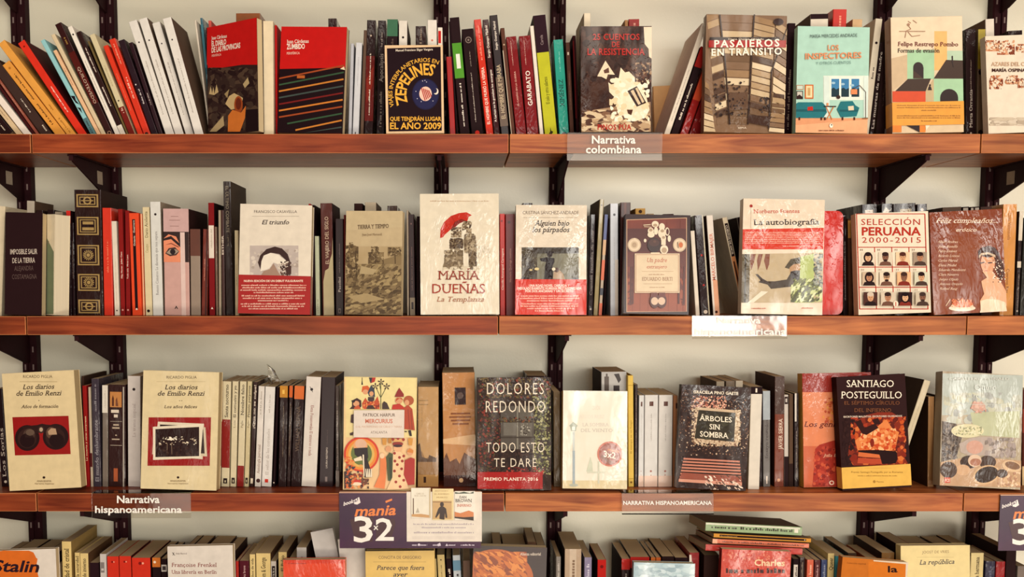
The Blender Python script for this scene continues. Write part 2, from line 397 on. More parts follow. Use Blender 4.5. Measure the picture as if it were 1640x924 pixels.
class F:
    banded = False; bandobj = None; whole = {}
    """a book standing with its front cover outwards; all marks are measured in the photograph and laid onto its cover plane"""
    def __init__(s, r, tl, tr, br, bl, desc, mark, col, yaw=0.0, lean=6.0, t=0.022, y=None, fin='m', spine=None, page='d9c7a2', hard=False, rounded=0.0, stack=0.0, base=None):
        s.r = r; s.fin = fin; s.parts = {}; s.lay = 0.0001; s.mark = mark; s.names = {}
        row = ROWS[ROW[0]]; Y = YF if y is None else y
        yw = math.radians(yaw); le = math.radians(lean)
        # plane axes: yaw > 0 sends the left edge back
        ax = Vector((math.cos(yw), -math.sin(yw), 0))
        nb = Vector((math.sin(yw), math.cos(yw), 0))         # horizontal, away from the viewer
        az = Vector((0, 0, 1))*math.cos(le)+nb*math.sin(le)
        n = ax.cross(az).normalized()
        bm_ = Vector(P(r, (bl[0]+br[0])/2, (bl[1]+br[1])/2))
        wpx = (br[0]-bl[0])/REG[r][2]
        Yc = Y+wpx/850.0/2*math.tan(abs(yw))
        zs = row['z']
        d0 = ray(bm_.x, bm_.y); p0 = EYE+d0*((Yc-EYE.y)/d0.y)
        q = [on_plane(*P(r, *c), p0, n) for c in (tl, tr, br, bl)]
        loc = [((k-p0).dot(ax), (k-p0).dot(az)) for k in q]
        eL = Vector((loc[0][0]-loc[3][0], loc[0][1]-loc[3][1])); eR = Vector((loc[1][0]-loc[2][0], loc[1][1]-loc[2][1]))
        e = (eL+eR)*0.5; roll = math.atan2(-e.x, e.y)         # + leans left
        s.h = e.length
        s.w = abs((loc[1][0]-loc[0][0])+(loc[2][0]-loc[3][0]))/2*math.cos(roll)
        cr, sr = math.cos(roll), math.sin(roll)
        s.X = ax*cr+az*sr; s.Z = az*cr-ax*sr; s.N = n         # n points away
        Yax = s.Z.cross(s.X)                                   # away from viewer
        c0 = (Vector((loc[0][0], loc[0][1]))+Vector((loc[1][0], loc[1][1]))+Vector((loc[2][0], loc[2][1]))+Vector((loc[3][0], loc[3][1])))/4
        s.o = p0+ax*c0.x+az*c0.y - s.Z*(s.h/2)                 # bottom centre of the front face
        s.p0 = s.o
        T_ = t+stack
        low = min((s.o+s.X*(sx*s.w/2)+Yax*dy).z for sx in (-1, 1) for dy in (0, t))
        place = s.o.copy()
        if base is None: base = zs
        dz = base+0.0004-low
        # a photographed bottom hidden by or off the shelf edge is carried down along the cover
        s.ext = 0.0
        if dz < 0: s.ext = -dz/max(0.3, s.Z.z)
        rot = Matrix((s.X, Yax, s.Z)).transposed().to_4x4()
        org = s.o - s.Z*s.ext
        if dz > 0: org = s.o + Vector((0, 0, dz))
        s.shift = s.ext
        s.h += s.ext
        s.rotm = rot
        root = thing('hardcover_book' if hard else 'paperback_book', desc, 'book', org, rot.to_euler(), 'books on the '+row['name'])
        s.root = root; s.t = t
        if s.h < s.ext: pass
        cm = M(col, fin) if isinstance(col, str) else col
        hw = s.w/2; th = 0.0022 if hard else 0.0006; ins = 0.003 if hard else 0.0
        mb_ = MB()
        if rounded:
            R = rounded
            def rr(y0, y1):
                pts = []
                for cx, cz, a0 in ((hw-R, s.h-R, 0), (-hw+R*0.3, s.h-R*0.3, 90), (-hw+R*0.3, R*0.3, 180), (hw-R, R, 270)):
                    rad = R if cx > 0 else R*0.3
                    pts += [(cx+rad*math.cos(math.radians(a0+k*15)), cz+rad*math.sin(math.radians(a0+k*15))) for k in range(7)]
                m_ = len(pts); vs = [(p[0], y0, p[1]) for p in pts]+[(p[0], y1, p[1]) for p in pts]
                mb_.add(vs, [tuple(range(m_)), tuple(range(2*m_-1, m_-1, -1))]+[(i, m_+i, m_+(i+1) % m_, (i+1) % m_) for i in range(m_)], cm)
            rr(0, th*2); rr(t-th*2, t); mb_.box(-hw, -hw+th*2, th*2, t-th*2, R, s.h-R, cm)
        else:
            mb_.box(-hw, hw, 0, th, 0, s.h, cm); mb_.box(-hw, hw, t-th, t, 0, s.h, cm)
            mb_.box(-hw, -hw+th, th, t-th, 0, s.h, M(spine, fin) if spine else cm)
        mb_.build('cover', root, bevel=0.0)
        mb_ = MB(); e_ = max(ins, 0.0008)+(rounded*0.35 if rounded else 0)
        mb_.box(-hw+th*2, hw-e_, th*2 if rounded else th, t-(th*2 if rounded else th), ins+(0.004 if rounded else 0), s.h-max(ins, 0.0005)-(0.004 if rounded else 0), paper_mat(page)); mb_.build('page_block', root)
        PEND.append((root, ROW[0], to_px(s.o)[0], desc, 'front'))
        LANDMARK.append((ROW[0], to_px(s.o)[0], mark))
        s.u0, s.u1, s.v1 = -hw, hw, s.h
    def L(s, x, y):
        """photograph mark -> cover coordinates"""
        p = on_plane(*P(s.r, x, y), s.p0, s.N)-s.o
        return (p.dot(s.X), p.dot(s.Z)+s.shift)
    def _part(s, n): return s.parts.setdefault(n, MB())
    def _put(s, pts, fs, c, part, fin=None, clip=True):
        s.lay += 0.00005
        if clip: pts = [(min(max(p[0], s.u0), s.u1), min(max(p[1], 0.0), s.v1)) for p in pts]
        m = M(c, fin or s.fin) if isinstance(c, str) else c
        s._part(part).add([(p[0], -s.lay, p[1]) for p in pts], fs, m)
    def R(s, x0, y0, x1, y1, c, part='cover_artwork', fin=None): s.Pg([(x0, y1), (x1, y1), (x1, y0), (x0, y0)], c, part, fin)
    def Pg(s, pts, c, part='cover_artwork', fin=None):
        q = [s.L(*p) for p in pts]
        s._put(q, [tuple(range(len(q)))], c, part, fin)
    def E(s, cx, cy, rx, ry, c, part='cover_artwork', n=20, rot=0.0):
        a = math.radians(rot); ca, sa = math.cos(a), math.sin(a)
        s.Pg([(cx+p[0]*ca-p[1]*sa, cy+p[0]*sa+p[1]*ca) for p in ellipse(0, 0, rx, ry, n)], c, part)
    def Ln(s, x0, y0, x1, y1, wd, c, part='cover_artwork'):
        dx, dy = x1-x0, y1-y0; l = math.hypot(dx, dy) or 1; nx, ny = -dy/l*wd/2, dx/l*wd/2
        s.Pg([(x0+nx, y0+ny), (x1+nx, y1+ny), (x1-nx, y1-ny), (x0-nx, y0-ny)], c, part)
    def frame(s, x0, y0, x1, y1, wd, c, part='cover_artwork'):
        s.Ln(x0, y0, x1, y0, wd, c, part); s.Ln(x1, y0, x1, y1, wd, c, part); s.Ln(x1, y1, x0, y1, wd, c, part); s.Ln(x0, y1, x0, y0, wd, c, part)
    def T(s, txt, x0, x1, y, h, c, st='b', part='title_lettering', slope=0.0, shear=0.0, track=0.0):
        """text fitted between x0 and x1, baseline at y on the left and y+slope on the right, cap height h"""
        if s.banded and part == 'title_lettering': part = 'band_lettering'
        vs, fs, wd = text_geo(txt, st, track, shear)
        k = (x1-x0)/wd
        q = [s.L(x0+p[0]*k, y+slope*(p[0]/wd)-p[1]*h) for p in vs]
        s._put(q, fs, c, part)
    def arc(s, txt, cx, cy, r, a0, a1, h, c, st='h', part='title_lettering', ry=1.0):
        vs, fs, wd = text_geo(txt, st)
        out = []
        for p in vs:
            a = math.radians(a0+(a1-a0)*p[0]/wd); rr = r+p[1]*h
            out.append(s.L(cx-rr*math.cos(a), cy-rr*math.sin(a)*ry))
        s._put(out, fs, c, part)
    def greek(s, x0, x1, y, h, c, part='small_print', slope=0.0, center=True, fill=1.0):
        if s.banded and part == 'small_print': part = 'band_lettering'
        s.lay += 0.00005; m = M(c, s.fin); x = x0
        while x < x1:
            l = min(x1-x, h*RND.uniform(0.4, 0.9)); q = RND.choice((0.7, 0.72, 0.75, 1.0)); yy = y+slope*(x-x0)/(x1-x0)
            pts = [s.L(x, yy), s.L(x+l, yy), s.L(x+l, yy-h*q), s.L(x, yy-h*q)]
            s._part(part).add([(p[0], -s.lay, p[1]) for p in pts], [(0, 1, 2, 3)], m); x += l+h*(0.2 if RND.random() < 0.8 else 0.65)
    def blobs(s, x0, y0, x1, y1, n, cols, r0, r1, seed=1, part='cover_artwork', stretch=1.0, rot=None, poly=None):
        rn = random.Random(seed); s.lay += 0.00005; n = int(n*2.8); r0, r1 = r0*0.6, r1*0.6
        for i in range(n):
            cx, cy = rn.uniform(x0, x1), rn.uniform(y0, y1); rr = rn.uniform(r0, r1); a = rn.uniform(0, 6.28) if rot is None else math.radians(rot+rn.uniform(-12, 12))
            m_ = rn.randint(5, 8); pts = []
            for k in range(m_):
                t_ = 6.283*k/m_; q = rr*rn.uniform(0.55, 1.1)
                ux, uy = q*math.cos(t_)*stretch, q*math.sin(t_)
                pts.append((min(max(cx+ux*math.cos(a)-uy*math.sin(a), x0), x1), min(max(cy+ux*math.sin(a)+uy*math.cos(a), y0), y1)))
            pts.reverse()
            q = [s.L(*p) for p in pts]
            q = [(min(max(p[0], s.u0), s.u1), min(max(p[1], 0.0), s.v1)) for p in q]
            s._part(part).add([(p[0], -s.lay-0.000001*i, p[1]) for p in q], [tuple(range(m_))], M(rn.choice(cols), s.fin))
        s.lay += 0.000001*n
    def band(s, y0, y1, c, name='paper_band'):
        """a paper belly band that goes round the book"""
        a = s.L((0), y0); lo = s.L(0, y1)
        xm = to_px(s.o)[0]; ox, oy, sc = REG[s.r]; xz = (xm-ox)*sc
        z1 = s.L(xz, y0)[1]; z0 = max(s.L(xz, y1)[1], 0.0)
        s.lay += 0.0001; e = s.lay; m = M(c, s.fin); hw = s.w/2+0.0004; b = MB()
        b.box(-hw, hw, -e, -e+0.0001, z0, z1, m); b.box(-hw, -hw+0.0003, -e, s.t+0.0004, z0, z1, m); b.box(-hw, hw, s.t+0.0002, s.t+0.0005, z0, z1, m); b.box(hw-0.0003, hw, -e, s.t+0.0004, z0, z1, m)
        s.bandobj = b.build(name, s.root); s.banded = True
        s.u0 -= 0.0004; s.u1 += 0.0004
    def done(s):
        for n, b in s.parts.items():
            if b.v: b.build(n, s.bandobj if n == 'band_lettering' else (s.whole.get(n, s.root)))
        return s
LANDMARK = []
# ------------------------------------------------------------------ top shelf
for n_, (x_, y_, s_) in dict(R0=(0,0,3.185), R1=(300,0,3.185), R2=(560,0,3.185), R3=(800,0,3.185), R4=(1040,0,3.185), R5=(1300,0,3.185),
    a=(0,50,5.435), b=(60,20,4.62), c=(540,10,4.4), d=(700,10,4.4), a9=(900,0,3.554), a11=(1100,0,4.2), a12=(1260,0,4.2), a14=(1420,0,4.2)).items(): reg(n_, x_, y_, s_)
ROW[0] = 1
S('a', -10, 122, -613, 165, 'dark brown book with white specks, leaning steeply', '2c1c1a', [G(.05,.6,'d8ccb8',.2)], fin='g')
S('a', 126, 184, -432, 182, 'thin cream book leaning steeply', 'd9c3a0', [G(.2,.7,'a5886a',.3)])
S('a', 190, 262, -372, 169, 'white book leaning steeply', 'ece2d6')
S('a', 266, 296, -190, 250, 'thin maroon book leaning steeply', '4a1c1c')
S('a', 300, 331, -150, 250, 'thin pinkish brown book leaning steeply', '9a5c4c', [G(.3,.7,'d9b8a0',.25)])
S('a', 340, 444, -88, 290, 'dark grey-brown book with small white title, leaning', '4a3a33', [G(.32,.5,'e8dccb',.16), G(.05,.14,'d8cdb9',.3,.7)])
S('a', 464, 560, 20, 300, 'short orange-yellow book with brown title, leaning', 'e0a350', [G(.5,.85,'5a3a1c',.26), G(.16,.44,'5a3a1c',.26), D(.5,.93,.14,'b8803a')])
S('a', 566, 650, -15, 115, 'tall orange-yellow book with faint title, leaning', 'e2a856', [G(.28,.34,'b07a34',.3), G(.04,.2,'b07f3a',.3)])
S('a', 668, 748, 155, 110, 'bright red book with white title, leaning', 'd8402a', [G(.26,.53,'f2e6d8',.2), D(.5,.95,.13,'8e2018')], side='5a1418')  # maroon side colour holds the shade on that cover
S('b', 386, 424, 22, 212, 'light blue book with black ink figure, leaning', '9ccbcd', [('p', [(.1,.44),(.95,.42),(.7,.38),(1,.33),(.4,.36)], '1b1c22'), ('p', [(.2,.32),(.8,.3),(.6,.25)], '1b1c22'), B(.0,.2,'5f8488'), G(.05,.17,'23262c',.4)])
S('b', 430, 462, 114, 287, 'short salmon-cream book leaning', 'e3bf9a', [G(.6,.8,'b98b68',.3)])
S('b', 464, 500, 98, 170, 'tall cream book leaning', 'd8c8a8', fin='g')
S('b', 503, 558, 128, 92, 'thick dark brown book with silver capitals, leaning', '3d1f1c', [B(.3,.75,'5e2219'), T('QUILOTEVEDO',.3,.62,'cdb8a4',.42,False,'s'), G(.82,.88,'a8874a',.3), D(.5,.04,.3,'b89a80'), D(.5,.04,.2,'3d1f1c')], fin='g')
S('b', 566, 605, 222, 112, 'narrow white book with black emblem, leaning', 'e8e2d6', [D(.5,.93,.2,'2a2424'), G(.25,.7,'a59c90',.25)])
S('b', 607, 648, 285, 150, 'dark brown book with white titles, leaning', '35211c', [G(.62,.85,'e6dacb',.35), G(.3,.48,'e6dacb',.35), B(0,.12,'ded6c8')], fin='w')
S('b', 651, 667, 368, 215, 'thin olive book leaning', '7a6a44')
S('b', 672, 717, 383, 170, 'cream book with dark red foot, leaning', 'd3c8a6', [B(0,.3,'7e2a20'), D(.5,.36,.15,'3a3028'), G(.5,.7,'b2a684',.25), G(.24,.29,'d8b0a0',.5)])
S('b', 735, 775, 485, 252, 'short orange-red book leaning', 'd9482c', [G(.3,.7,'e58a70',.2)])
S('b', 780, 832, 527, 205, 'taller orange-red book with pale title, leaning', 'd5452b', [G(.4,.62,'efc4b0',.35), G(.75,.95,'e8a890',.3), D(.45,.04,.28,'3a1c18')], fin='g')
S('b', 838, 888, 597, 212, 'purple-black book with silver emblem, leaning', '2e2029', [G(.35,.5,'d8d0cc',.3), D(.3,.55,.12,'d8d0cc')], fin='w')
S('b', 890, 924, 672, 228, 'narrow dark plum book leaning', '352027', [G(.35,.48,'d8ccc4',.3), B(.0,.04,'8a2c28')], fin='g')
W1 = [D(.45,.82,.1,'4a4444'), G(.2,.66,'b3aca4',.2)]
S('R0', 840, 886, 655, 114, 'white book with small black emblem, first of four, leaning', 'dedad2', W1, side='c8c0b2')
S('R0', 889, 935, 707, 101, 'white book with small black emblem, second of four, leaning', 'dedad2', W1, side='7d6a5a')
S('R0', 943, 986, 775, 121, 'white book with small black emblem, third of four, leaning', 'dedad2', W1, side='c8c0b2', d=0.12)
S('R0', 989, 1036, 828, 98, 'white book with small black emblem and shaded brown side, leaning', 'dedad2', W1, side='6d5a4b', y=0.05, d=0.12)  # the brown is shade painted onto a white book's side
S('R0', 1064, 1070, 990, 104, 'very thin white book leaning slightly', 'd8d0c0', [G(.3,.8,'9a9288',.3)], y=0.1, d=0.1)
S('R0', 1077, 1090, 1020, 92, 'teal blue book with pale title', '3f6f7e', [G(.3,.55,'a8c6c8',.4), B(.6,.95,'4f8492')], fin='w', y=0.115)
S('R1', 136, 152, 106, 105, 'pinkish red book edge', 'd06a5e', peek=True, y=0.115)
f = F('R1', (103,140), (347,92), (370,672), (100,672), 'red-topped paperback, its lower half a dark painting of a hand, turned to the right', 'red book with painted hand', '3a2b26', yaw=28, lean=3, t=0.017, y=0.008, fin='g', spine='b8241f')
f.R(100,80,360,330,'c4221d'); f.Pg([(100,300),(360,270),(360,318),(107,356)],'c4221d')
f.blobs(105,345,368,672,110,['4a3d33','5a4a3c','2c201d','3d3029'],14,34,3,stretch=1.6)
f.Pg([(112,480),(120,440),(128,476),(134,445),(140,480),(150,430),(160,470),(138,485)],'c3ad82'); f.Pg([(190,480),(215,455),(205,500)],'a8946c')
f.Pg([(215,490),(240,475),(285,500),(275,545),(225,560),(195,530)],'c9b184'); f.E(262,535,22,45,'a3562a'); f.Pg([(208,672),(210,590),(232,560),(275,575),(300,540),(296,600),(270,672)],'cf7f3c'); f.E(262,530,14,30,'74361f')
f.Pg([(285,430),(310,395),(318,425),(295,450)],'b9a67e'); f.Pg([(115,672),(185,590),(190,640),(150,672)],'b6a27c'); f.Pg([(300,560),(368,555),(368,672),(300,672)],'1e1718')
f.T('Juan Cárdenas',125,203,204,17,'f0e2d4','sb',slope=-12); f.T('EL DIABLO',126,200,238,26,'f0e2d4','h',slope=-12); f.T('DE LAS PROVINCIAS',126,272,270,26,'f0e2d4','h',slope=-26); f.T('PERIFÉRICA',127,175,291,11,'eec0b0','b',slope=-7)
f.done()
# the copies behind it show only their page edges
S('R1', 388, 440, 384, 107, 'cream page edges of a thick book', 'ded0b4', y=0.034, d=0.13, page='ded0b4')
S('R1', 449, 461, 443, 128, 'thin bright red book edge', 'b3221f', y=0.045)
S('R1', 262, 385, 247, 68, 'brown-orange block of a book top', '96603a', peek=True, fin='g', y=0.105)
f = F('R1', (478,143), (817,130), (790,670), (460,672), 'red-topped paperback with slanting coloured streaks on black', 'red book with coloured streaks', '1a1014', yaw=7, lean=4, t=0.021, fin='g', spine='b8241f')
f.Pg([(460,120),(830,110),(815,345),(468,352)],'c4221d')
cs = ['a4552f','3f6147','c8873f','4a5a55','7e2a26','d0883e']
for i in range(14):
    y0 = 372+i*33; x0 = 468+max(0, (i-6))*42
    if x0 > 770: break
    f.Ln(x0, y0+28, 800-i*1.5, y0-38+i*2, 8, cs[i % 6])
f.R(560,385,600,400,'b86a34'); f.Pg([(780,352),(800,340),(806,358)],'e8d8b8')
f.T('Juan Cárdenas',508,620,222,18,'f0e2d4','sb',slope=-3); f.T('ZUMBIDO',508,600,252,25,'f0e2d4','h',slope=-3); f.T('PERIFÉRICA',508,574,279,12,'eec0b0','b',slope=-2)
f.done()
S('R1', 725, 768, 718, 94, 'small dark book top', '35211d', peek=True, fin='w')
S('c', 76, 100, 92, 262, 'narrow pale blue-grey book', 'c3c4c9', [G(.4,.75,'a5a6ab',.2)])
S('c', 105, 150, 130, 256, 'wider pale blue-grey book', 'cfd0d3', [G(.55,.85,'a5a6ab',.15), B(.02,.07,'3a3a40',.4,.55)])
S('c', 160, 184, 185, 168, 'brown-grey book edge', '6d5a4c')
S('c', 188, 250, 208, 97, 'black book with dark red middle and white lettering', '2a1b1a', [B(.15,.7,'6d2018'), ('p',[(.1,.5),(.9,.62),(.8,.45),(.2,.3)],'8d3324'), G(.2,.42,'e6dccb',.2), G(.46,.72,'e6dccb',.2), D(.5,.87,.1,'c8b8a4')], fin='w')
S('c', 274, 330, 286, 100, 'black book with silver title', '221719', [T('Apocalipsis',.48,.72,'b5aca4',.5,True,'s'), G(.1,.4,'8a8078',.4), G(.78,.9,'8a8078',.3)], fin='w')
S('c', 345, 420, 350, 92, 'green-topped dark book', '2a2124', [B(.86,1,'4c7a60'), G(.76,.84,'6a5a52',.3)], peek=True)
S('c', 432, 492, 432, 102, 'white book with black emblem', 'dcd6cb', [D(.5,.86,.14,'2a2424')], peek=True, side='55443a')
S('c', 552, 625, 550, 140, 'dark wrapped book', '33221f', [G(.8,.98,'8a7a6a',.3)], peek=True, fin='w')
S('c', 642, 708, 635, 97, 'white book with faint pink emblem', 'e0dad0', [D(.5,.83,.12,'c88a7c')], peek=True)
S('c', 712, 746, 708, 150, 'thin white book with red label', 'e6ddd0', [B(.86,.97,'c2302a',.1,.7)], peek=True)
f = F('R2', (178,237), (475,226), (482,682), (187,682), 'black paperback in a cream frame with a shell-like planet and yellow lettering', 'black zeppelin book', 'e0c4a0', yaw=-2, lean=4, t=0.024, page='e0c8a4')
f.Pg([(190,248),(464,240),(470,668),(199,672)],'21151c')
f.T('Manuel Francisco Sliger Vergara',235,424,264,11,'e8dccb','b',slope=-6)
f.arc('VIAJES INTERPLANETARIOS EN',385,485,168,-20,113,20,'e5b34f','b',ry=1.0)
f.arc('ZEPELINES',385,485,98,-22,112,54,'e5b34f','h',ry=1.05)
f.E(387,482,69,80,'242a4a',n=32); f.E(387,482,64,75,'2d3358',n=32)
f.E(387,480,32,37,'e8c6b4')
for k in range(5): f.Ln(366+k*9,450+k*3,385+k*8,514-k*5,5,'b03a35')
f.E(440,468,13,16,'e8dccb'); f.E(434,464,12,14,'2d3358')
for x,y in ((384,412),(392,420),(372,415),(345,505),(365,520),(425,517),(338,468)): f.E(x,y,2.6,2.6,'c8c4d0',n=8)
f.T('QUE TENDRÁN LUGAR',206,467,618,20,'e5b34f','h'); f.T('EL AÑO 2009',206,467,660,32,'e5b34f','h')
f.done()
S('R2', 511, 540, 492, 290, 'thin red book leaning left', 'a8201f', fin='g')
S('R2', 543, 553, 505, 110, 'very thin black book leaning left', '1c1215')
S('d', 160, 228, 88, 82, 'black book with green label', '2a1c1e', [B(.5,.79,'5f9e3c'), B(.58,.7,'e8e8dc',.3,.72), G(.1,.28,'e2dace',.24), G(.3,.46,'e2dace',.24)], fin='m')
S('d', 242, 325, 172, 164, 'black book with ring emblem and red dot', '261a1b', [D(.5,.9,.28,'8a7c74'), D(.5,.9,.2,'261a1b'), D(.5,.9,.1,'8a7c74'), G(.66,.8,'a89c90',.1), G(.15,.6,'c8bcb0',.12,.45), D(.5,.05,.2,'c23a2e')])
S('d', 345, 396, 258, 96, 'orange-red wrapped book with pale title', 'cf3f28', [G(.66,.95,'e89a84',.35), T('EL HOMBRE QUE MURIÓ LA VÍSPERA',.12,.6,'f0e4d6',.4)], fin='w')
S('d', 400, 442, 320, 96, 'dark maroon book with two white titles', '42191c', [T('Sergio Ocampo Madrid',.68,.95,'f0e4d6',.4), T('A Larissa no le gustaban los escargots',.14,.58,'f0e4d6',.36)], fin='w')
S('d', 450, 507, 368, 66, 'black book with beige photograph at the foot', '241718', [T('Sergio Ocampo Madrid',.72,.95,'f0e4d6',.28), B(.1,.5,'6a5644'), T('EL HOMBRE QUE MIRABA',.16,.6,'c4b294',.5)], fin='g')
S('d', 520, 550, 445, 155, 'narrow brown book with white edge', '6a4a3c', [B(.0,.8,'d8ccb8',.0,.16), D(.5,.85,.2,'c8b49a')])
RD = [G(.72,.96,'d8b0a4',.1,.4)]
S('d', 556, 629, 485, 218, 'dark red book with small gold title', '861e22', RD+[T('EL CARIÑO EN LA GUERRA',.32,.66,'dcb0a0',.16)], fin='w')
S('d', 633, 715, 576, 212, 'dark red book lettered in large white capitals', '861e22', RD+[T('GARABATO',.32,.66,'f4ece0',.38,True,'sb')], fin='w')
S('d', 722, 750, 653, 140, 'narrow white book', 'e6ddd0')
S('d', 757, 846, 675, 68, 'yellow-green book with plum-black top', 'c2c239', [B(.7,1,'33202a'), T('Carola',.76,.84,'9a8a8a',.22), T('El cielo y otros infiernos',.28,.5,'3a3a1c',.28,True,'s'), ('p',[(.5,.02),(.7,.05),(.55,.06),(.5,.09),(.45,.05),(.35,.04)],'3a3a1c')], side='2a1a20')
S('d', 861, 930, 818, 238, 'teal green wrapped book with dark capitals', '34a593', [T('XIMÉNEZ',.32,.6,'1f3a3c',.45,True,'s'), G(.68,.88,'88cabc',.2), D(.5,.04,.26,'1f2a2c')], fin='w')
S('d', 936, 966, 905, 256, 'narrow brown book with white square', '63463a', [B(.87,.9,'d8ccb8',.3,.7), G(.3,.7,'9a7c6a',.25)])
S('R3', 391, 408, 372, 182, 'thin dark red book', '3a1216', [B(.2,.95,'7a1a1e',.0,.3)])
f = F('R3', (415,132), (776,135), (775,676), (415,678), 'brown paperback with a photograph of a burning fire and red lettering', 'burning fire book', M('543a2d','w','3a2620',30), lean=3, t=0.022, fin='w')
f.blobs(418,140,770,420,70,['402b22','4a3329','5a3f31','36241d'],20,48,5)
f.Pg([(418,600),(480,560),(620,540),(770,520),(772,672),(418,674)],'a88c70'); f.blobs(418,560,770,672,60,['d8c4a4','8a6a52','c0a584','5f4436'],10,34,6,stretch=2.0,rot=8)
fire = [(555,420),(580,440),(590,395),(608,400),(618,345),(640,370),(660,365),(690,395),(715,420),(735,470),(750,500),(765,560),(745,600),(690,620),(640,600),(600,560),(590,500),(560,470)]
f.Pg(fire,'efe0c4'); f.blobs(560,400,765,620,40,['f6ecd8','e8d4b0','f4e6cc'],14,34,7)
f.Pg([(735,138),(776,138),(776,300),(762,290),(760,250),(740,225)],'e6d4bc'); f.blobs(690,320,776,420,26,['6f4f3e','4c3329','a88c70'],8,22,9)
f.Pg([(498,390),(540,310),(588,382),(552,380),(545,405),(520,392)],'ead8bc'); f.Pg([(530,360),(556,345),(560,372),(535,375)],'6b4a3a')
f.Pg([(652,465),(700,440),(748,525),(700,545)],'3a241e'); f.Pg([(668,465),(682,458),(720,530),(708,536)],'d8c4a4'); f.Pg([(692,452),(702,447),(738,520),(728,526)],'d8c4a4')
f.Pg([(650,560),(680,560),(672,588),(655,580)],'5a3a2c')
f.T('25 CUENTOS',476,714,204,30,'b8352c','h',track=.03); f.T('DE',572,612,240,26,'b8352c','h'); f.T('LA RESISTENCIA',448,740,281,32,'b8352c','h',track=.02); f.T('PINOS PÚA',500,672,662,26,'b8352c','h',track=.04)
f.done()
S('R3', 432, 466, 430, 67, 'cream page marker of a book', 'e2d6c0', peek=True, y=0.09)
S('R3', 642, 660, 638, 102, 'narrow tan book top', 'b08a64', peek=True, y=0.09)
S('R3', 663, 718, 658, 98, 'red book top', '9a2a24', [G(.9,.97,'d8a08c',.4)], peek=True, y=0.09, fin='g')
S('R3', 790, 880, 783, 440, 'plain tan booklet standing against the wall', 'd8b384', y=0.217, d=0.012)
S('R4', 76, 106, 268, 116, 'white book leaning right', 'e2d8c8', [G(.15,.6,'9a9088',.2)], fin='m')
S('R4', 110, 150, 262, 235, 'black book with red head and white title, leaning right', '27191c', [B(.78,1,'a82a22'), G(.2,.6,'e8dccb',.35)], fin='m')
S('R4', 158, 200, 302, 270, 'red book with orange patch, leaning right', 'a5261f', [B(.45,.85,'cf5a35')], fin='w')
S('R4', 205, 262, 338, 300, 'deep red book leaning right', '8e1f1c', [G(.2,.6,'c86a58',.25)], fin='w')
f = F('R4', (292,80), (702,78), (686,680), (275,680), 'sepia paperback with rows of balconies and stairs seen from below', 'balconies photograph book', '8a7058', lean=4, t=0.024, fin='w')
rn = random.Random(4)
strips = [((292,80),(360,80),(405,640),(345,680),(275,680)),]
tones = ['c9b493','a08463','7a6148','5c4636','b59c7a','d8c6a8','8a7058']
cols_ = [(292,355,275,345),(360,532,345,412),(536,702,412,500),(620,702,500,620),(690,702,620,686)]
edges = [[(292,80),(358,200),(385,300),(412,640),(345,680)],]
def strip(xa0,xa1,xb0,xb1,y0,y1,n,slant,seed):
    rr = random.Random(seed)
    for i in range(n):
        t0, t1 = i/n, (i+1)/n*0.995
        xl0, xl1 = xa0+(xb0-xa0)*t0, xa0+(xb0-xa0)*t1; xr0, xr1 = xa1+(xb1-xa1)*t0, xa1+(xb1-xa1)*t1
        ya, yb = y0+(y1-y0)*t0, y0+(y1-y0)*t1
        f.Pg([(xl0,ya),(xr0,ya+slant),(xr1,yb+slant-4),(xl1,yb-4)], rr.choice(tones))
strip(292,352,345,402,80,650,15,-22,1); strip(358,530,400,505,80,640,14,6,2); strip(536,640,510,612,86,590,15,26,3); strip(645,702,618,686,110,640,13,40,5)
strip(275,300,275,335,420,680,8,14,8); strip(630,686,606,685,480,680,8,8,9)
for a_ in (((357,80),(385,330),(408,640)),((533,80),(515,330),(500,640)),((700,150),(620,370),(606,660))):
    f.Ln(*a_[0],*a_[1],7,'3a2a22'); f.Ln(*a_[1],*a_[2],7,'3a2a22')
f.Pg([(400,480),(500,475),(500,560),(405,570)],'6a523f'); f.Pg([(500,590),(620,600),(600,650),(497,630)],'4a362b')
f.blobs(320,420,510,600,26,['2e201b','3a2a22'],6,15,11); f.blobs(560,500,610,580,6,['2e201b'],8,16,12); f.E(655,118,26,18,'3a2622')
f.R(300,212,694,248,'a82420'); f.R(306,196,660,212,'2b1c1a')
f.T('Diana Ospina Obando',400,580,210,9,'d8c8b4'); f.T('PASAJEROS',328,660,248,36,'f2e8da','h',slope=-6,track=.13); f.T('EN TRÁNSITO',314,672,290,34,'f2e8da','h',slope=-6,track=.1); f.T('SEPIA',448,492,662,9,'d8c8b4')
f.done()
S('R4', 683, 722, 706, 118, 'dark maroon book with vertical silver capitals', '2b1a1f', [G(.08,.6,'9a8a80',.4)], hard=False)
S('R4', 726, 748, 742, 330, 'beige book edge', 'c0a684')
f = F('R4', (757,145), (1125,130), (1111,681), (745,681), 'pale aqua paperback with a drawn sitting room, teal sofa, armchair and window', 'aqua sitting-room book', 'b3d4c6', lean=4, t=0.02)
f.R(745,604,1130,690,'dba27c'); f.Pg([(745,640),(1130,610),(1130,690),(745,690)],'e2b28c')
f.R(887,388,1118,512,'dfe6da'); 
for x in (928,978,1030): f.R(x-4,400,x+46,500,'e9ece2'); f.R(x,404,x+40,496,'4f8cb4'); f.Pg([(x,496),(x,455),(x+12,448),(x+24,458),(x+40,450),(x+40,496)],'2f4a52')
for i in range(3): f.E(938+i*48,425+i*6,10,6,'a8c8d8')
f.R(889,392,918,600,'d6e2da'); f.R(1092,392,1114,600,'d6e2da')
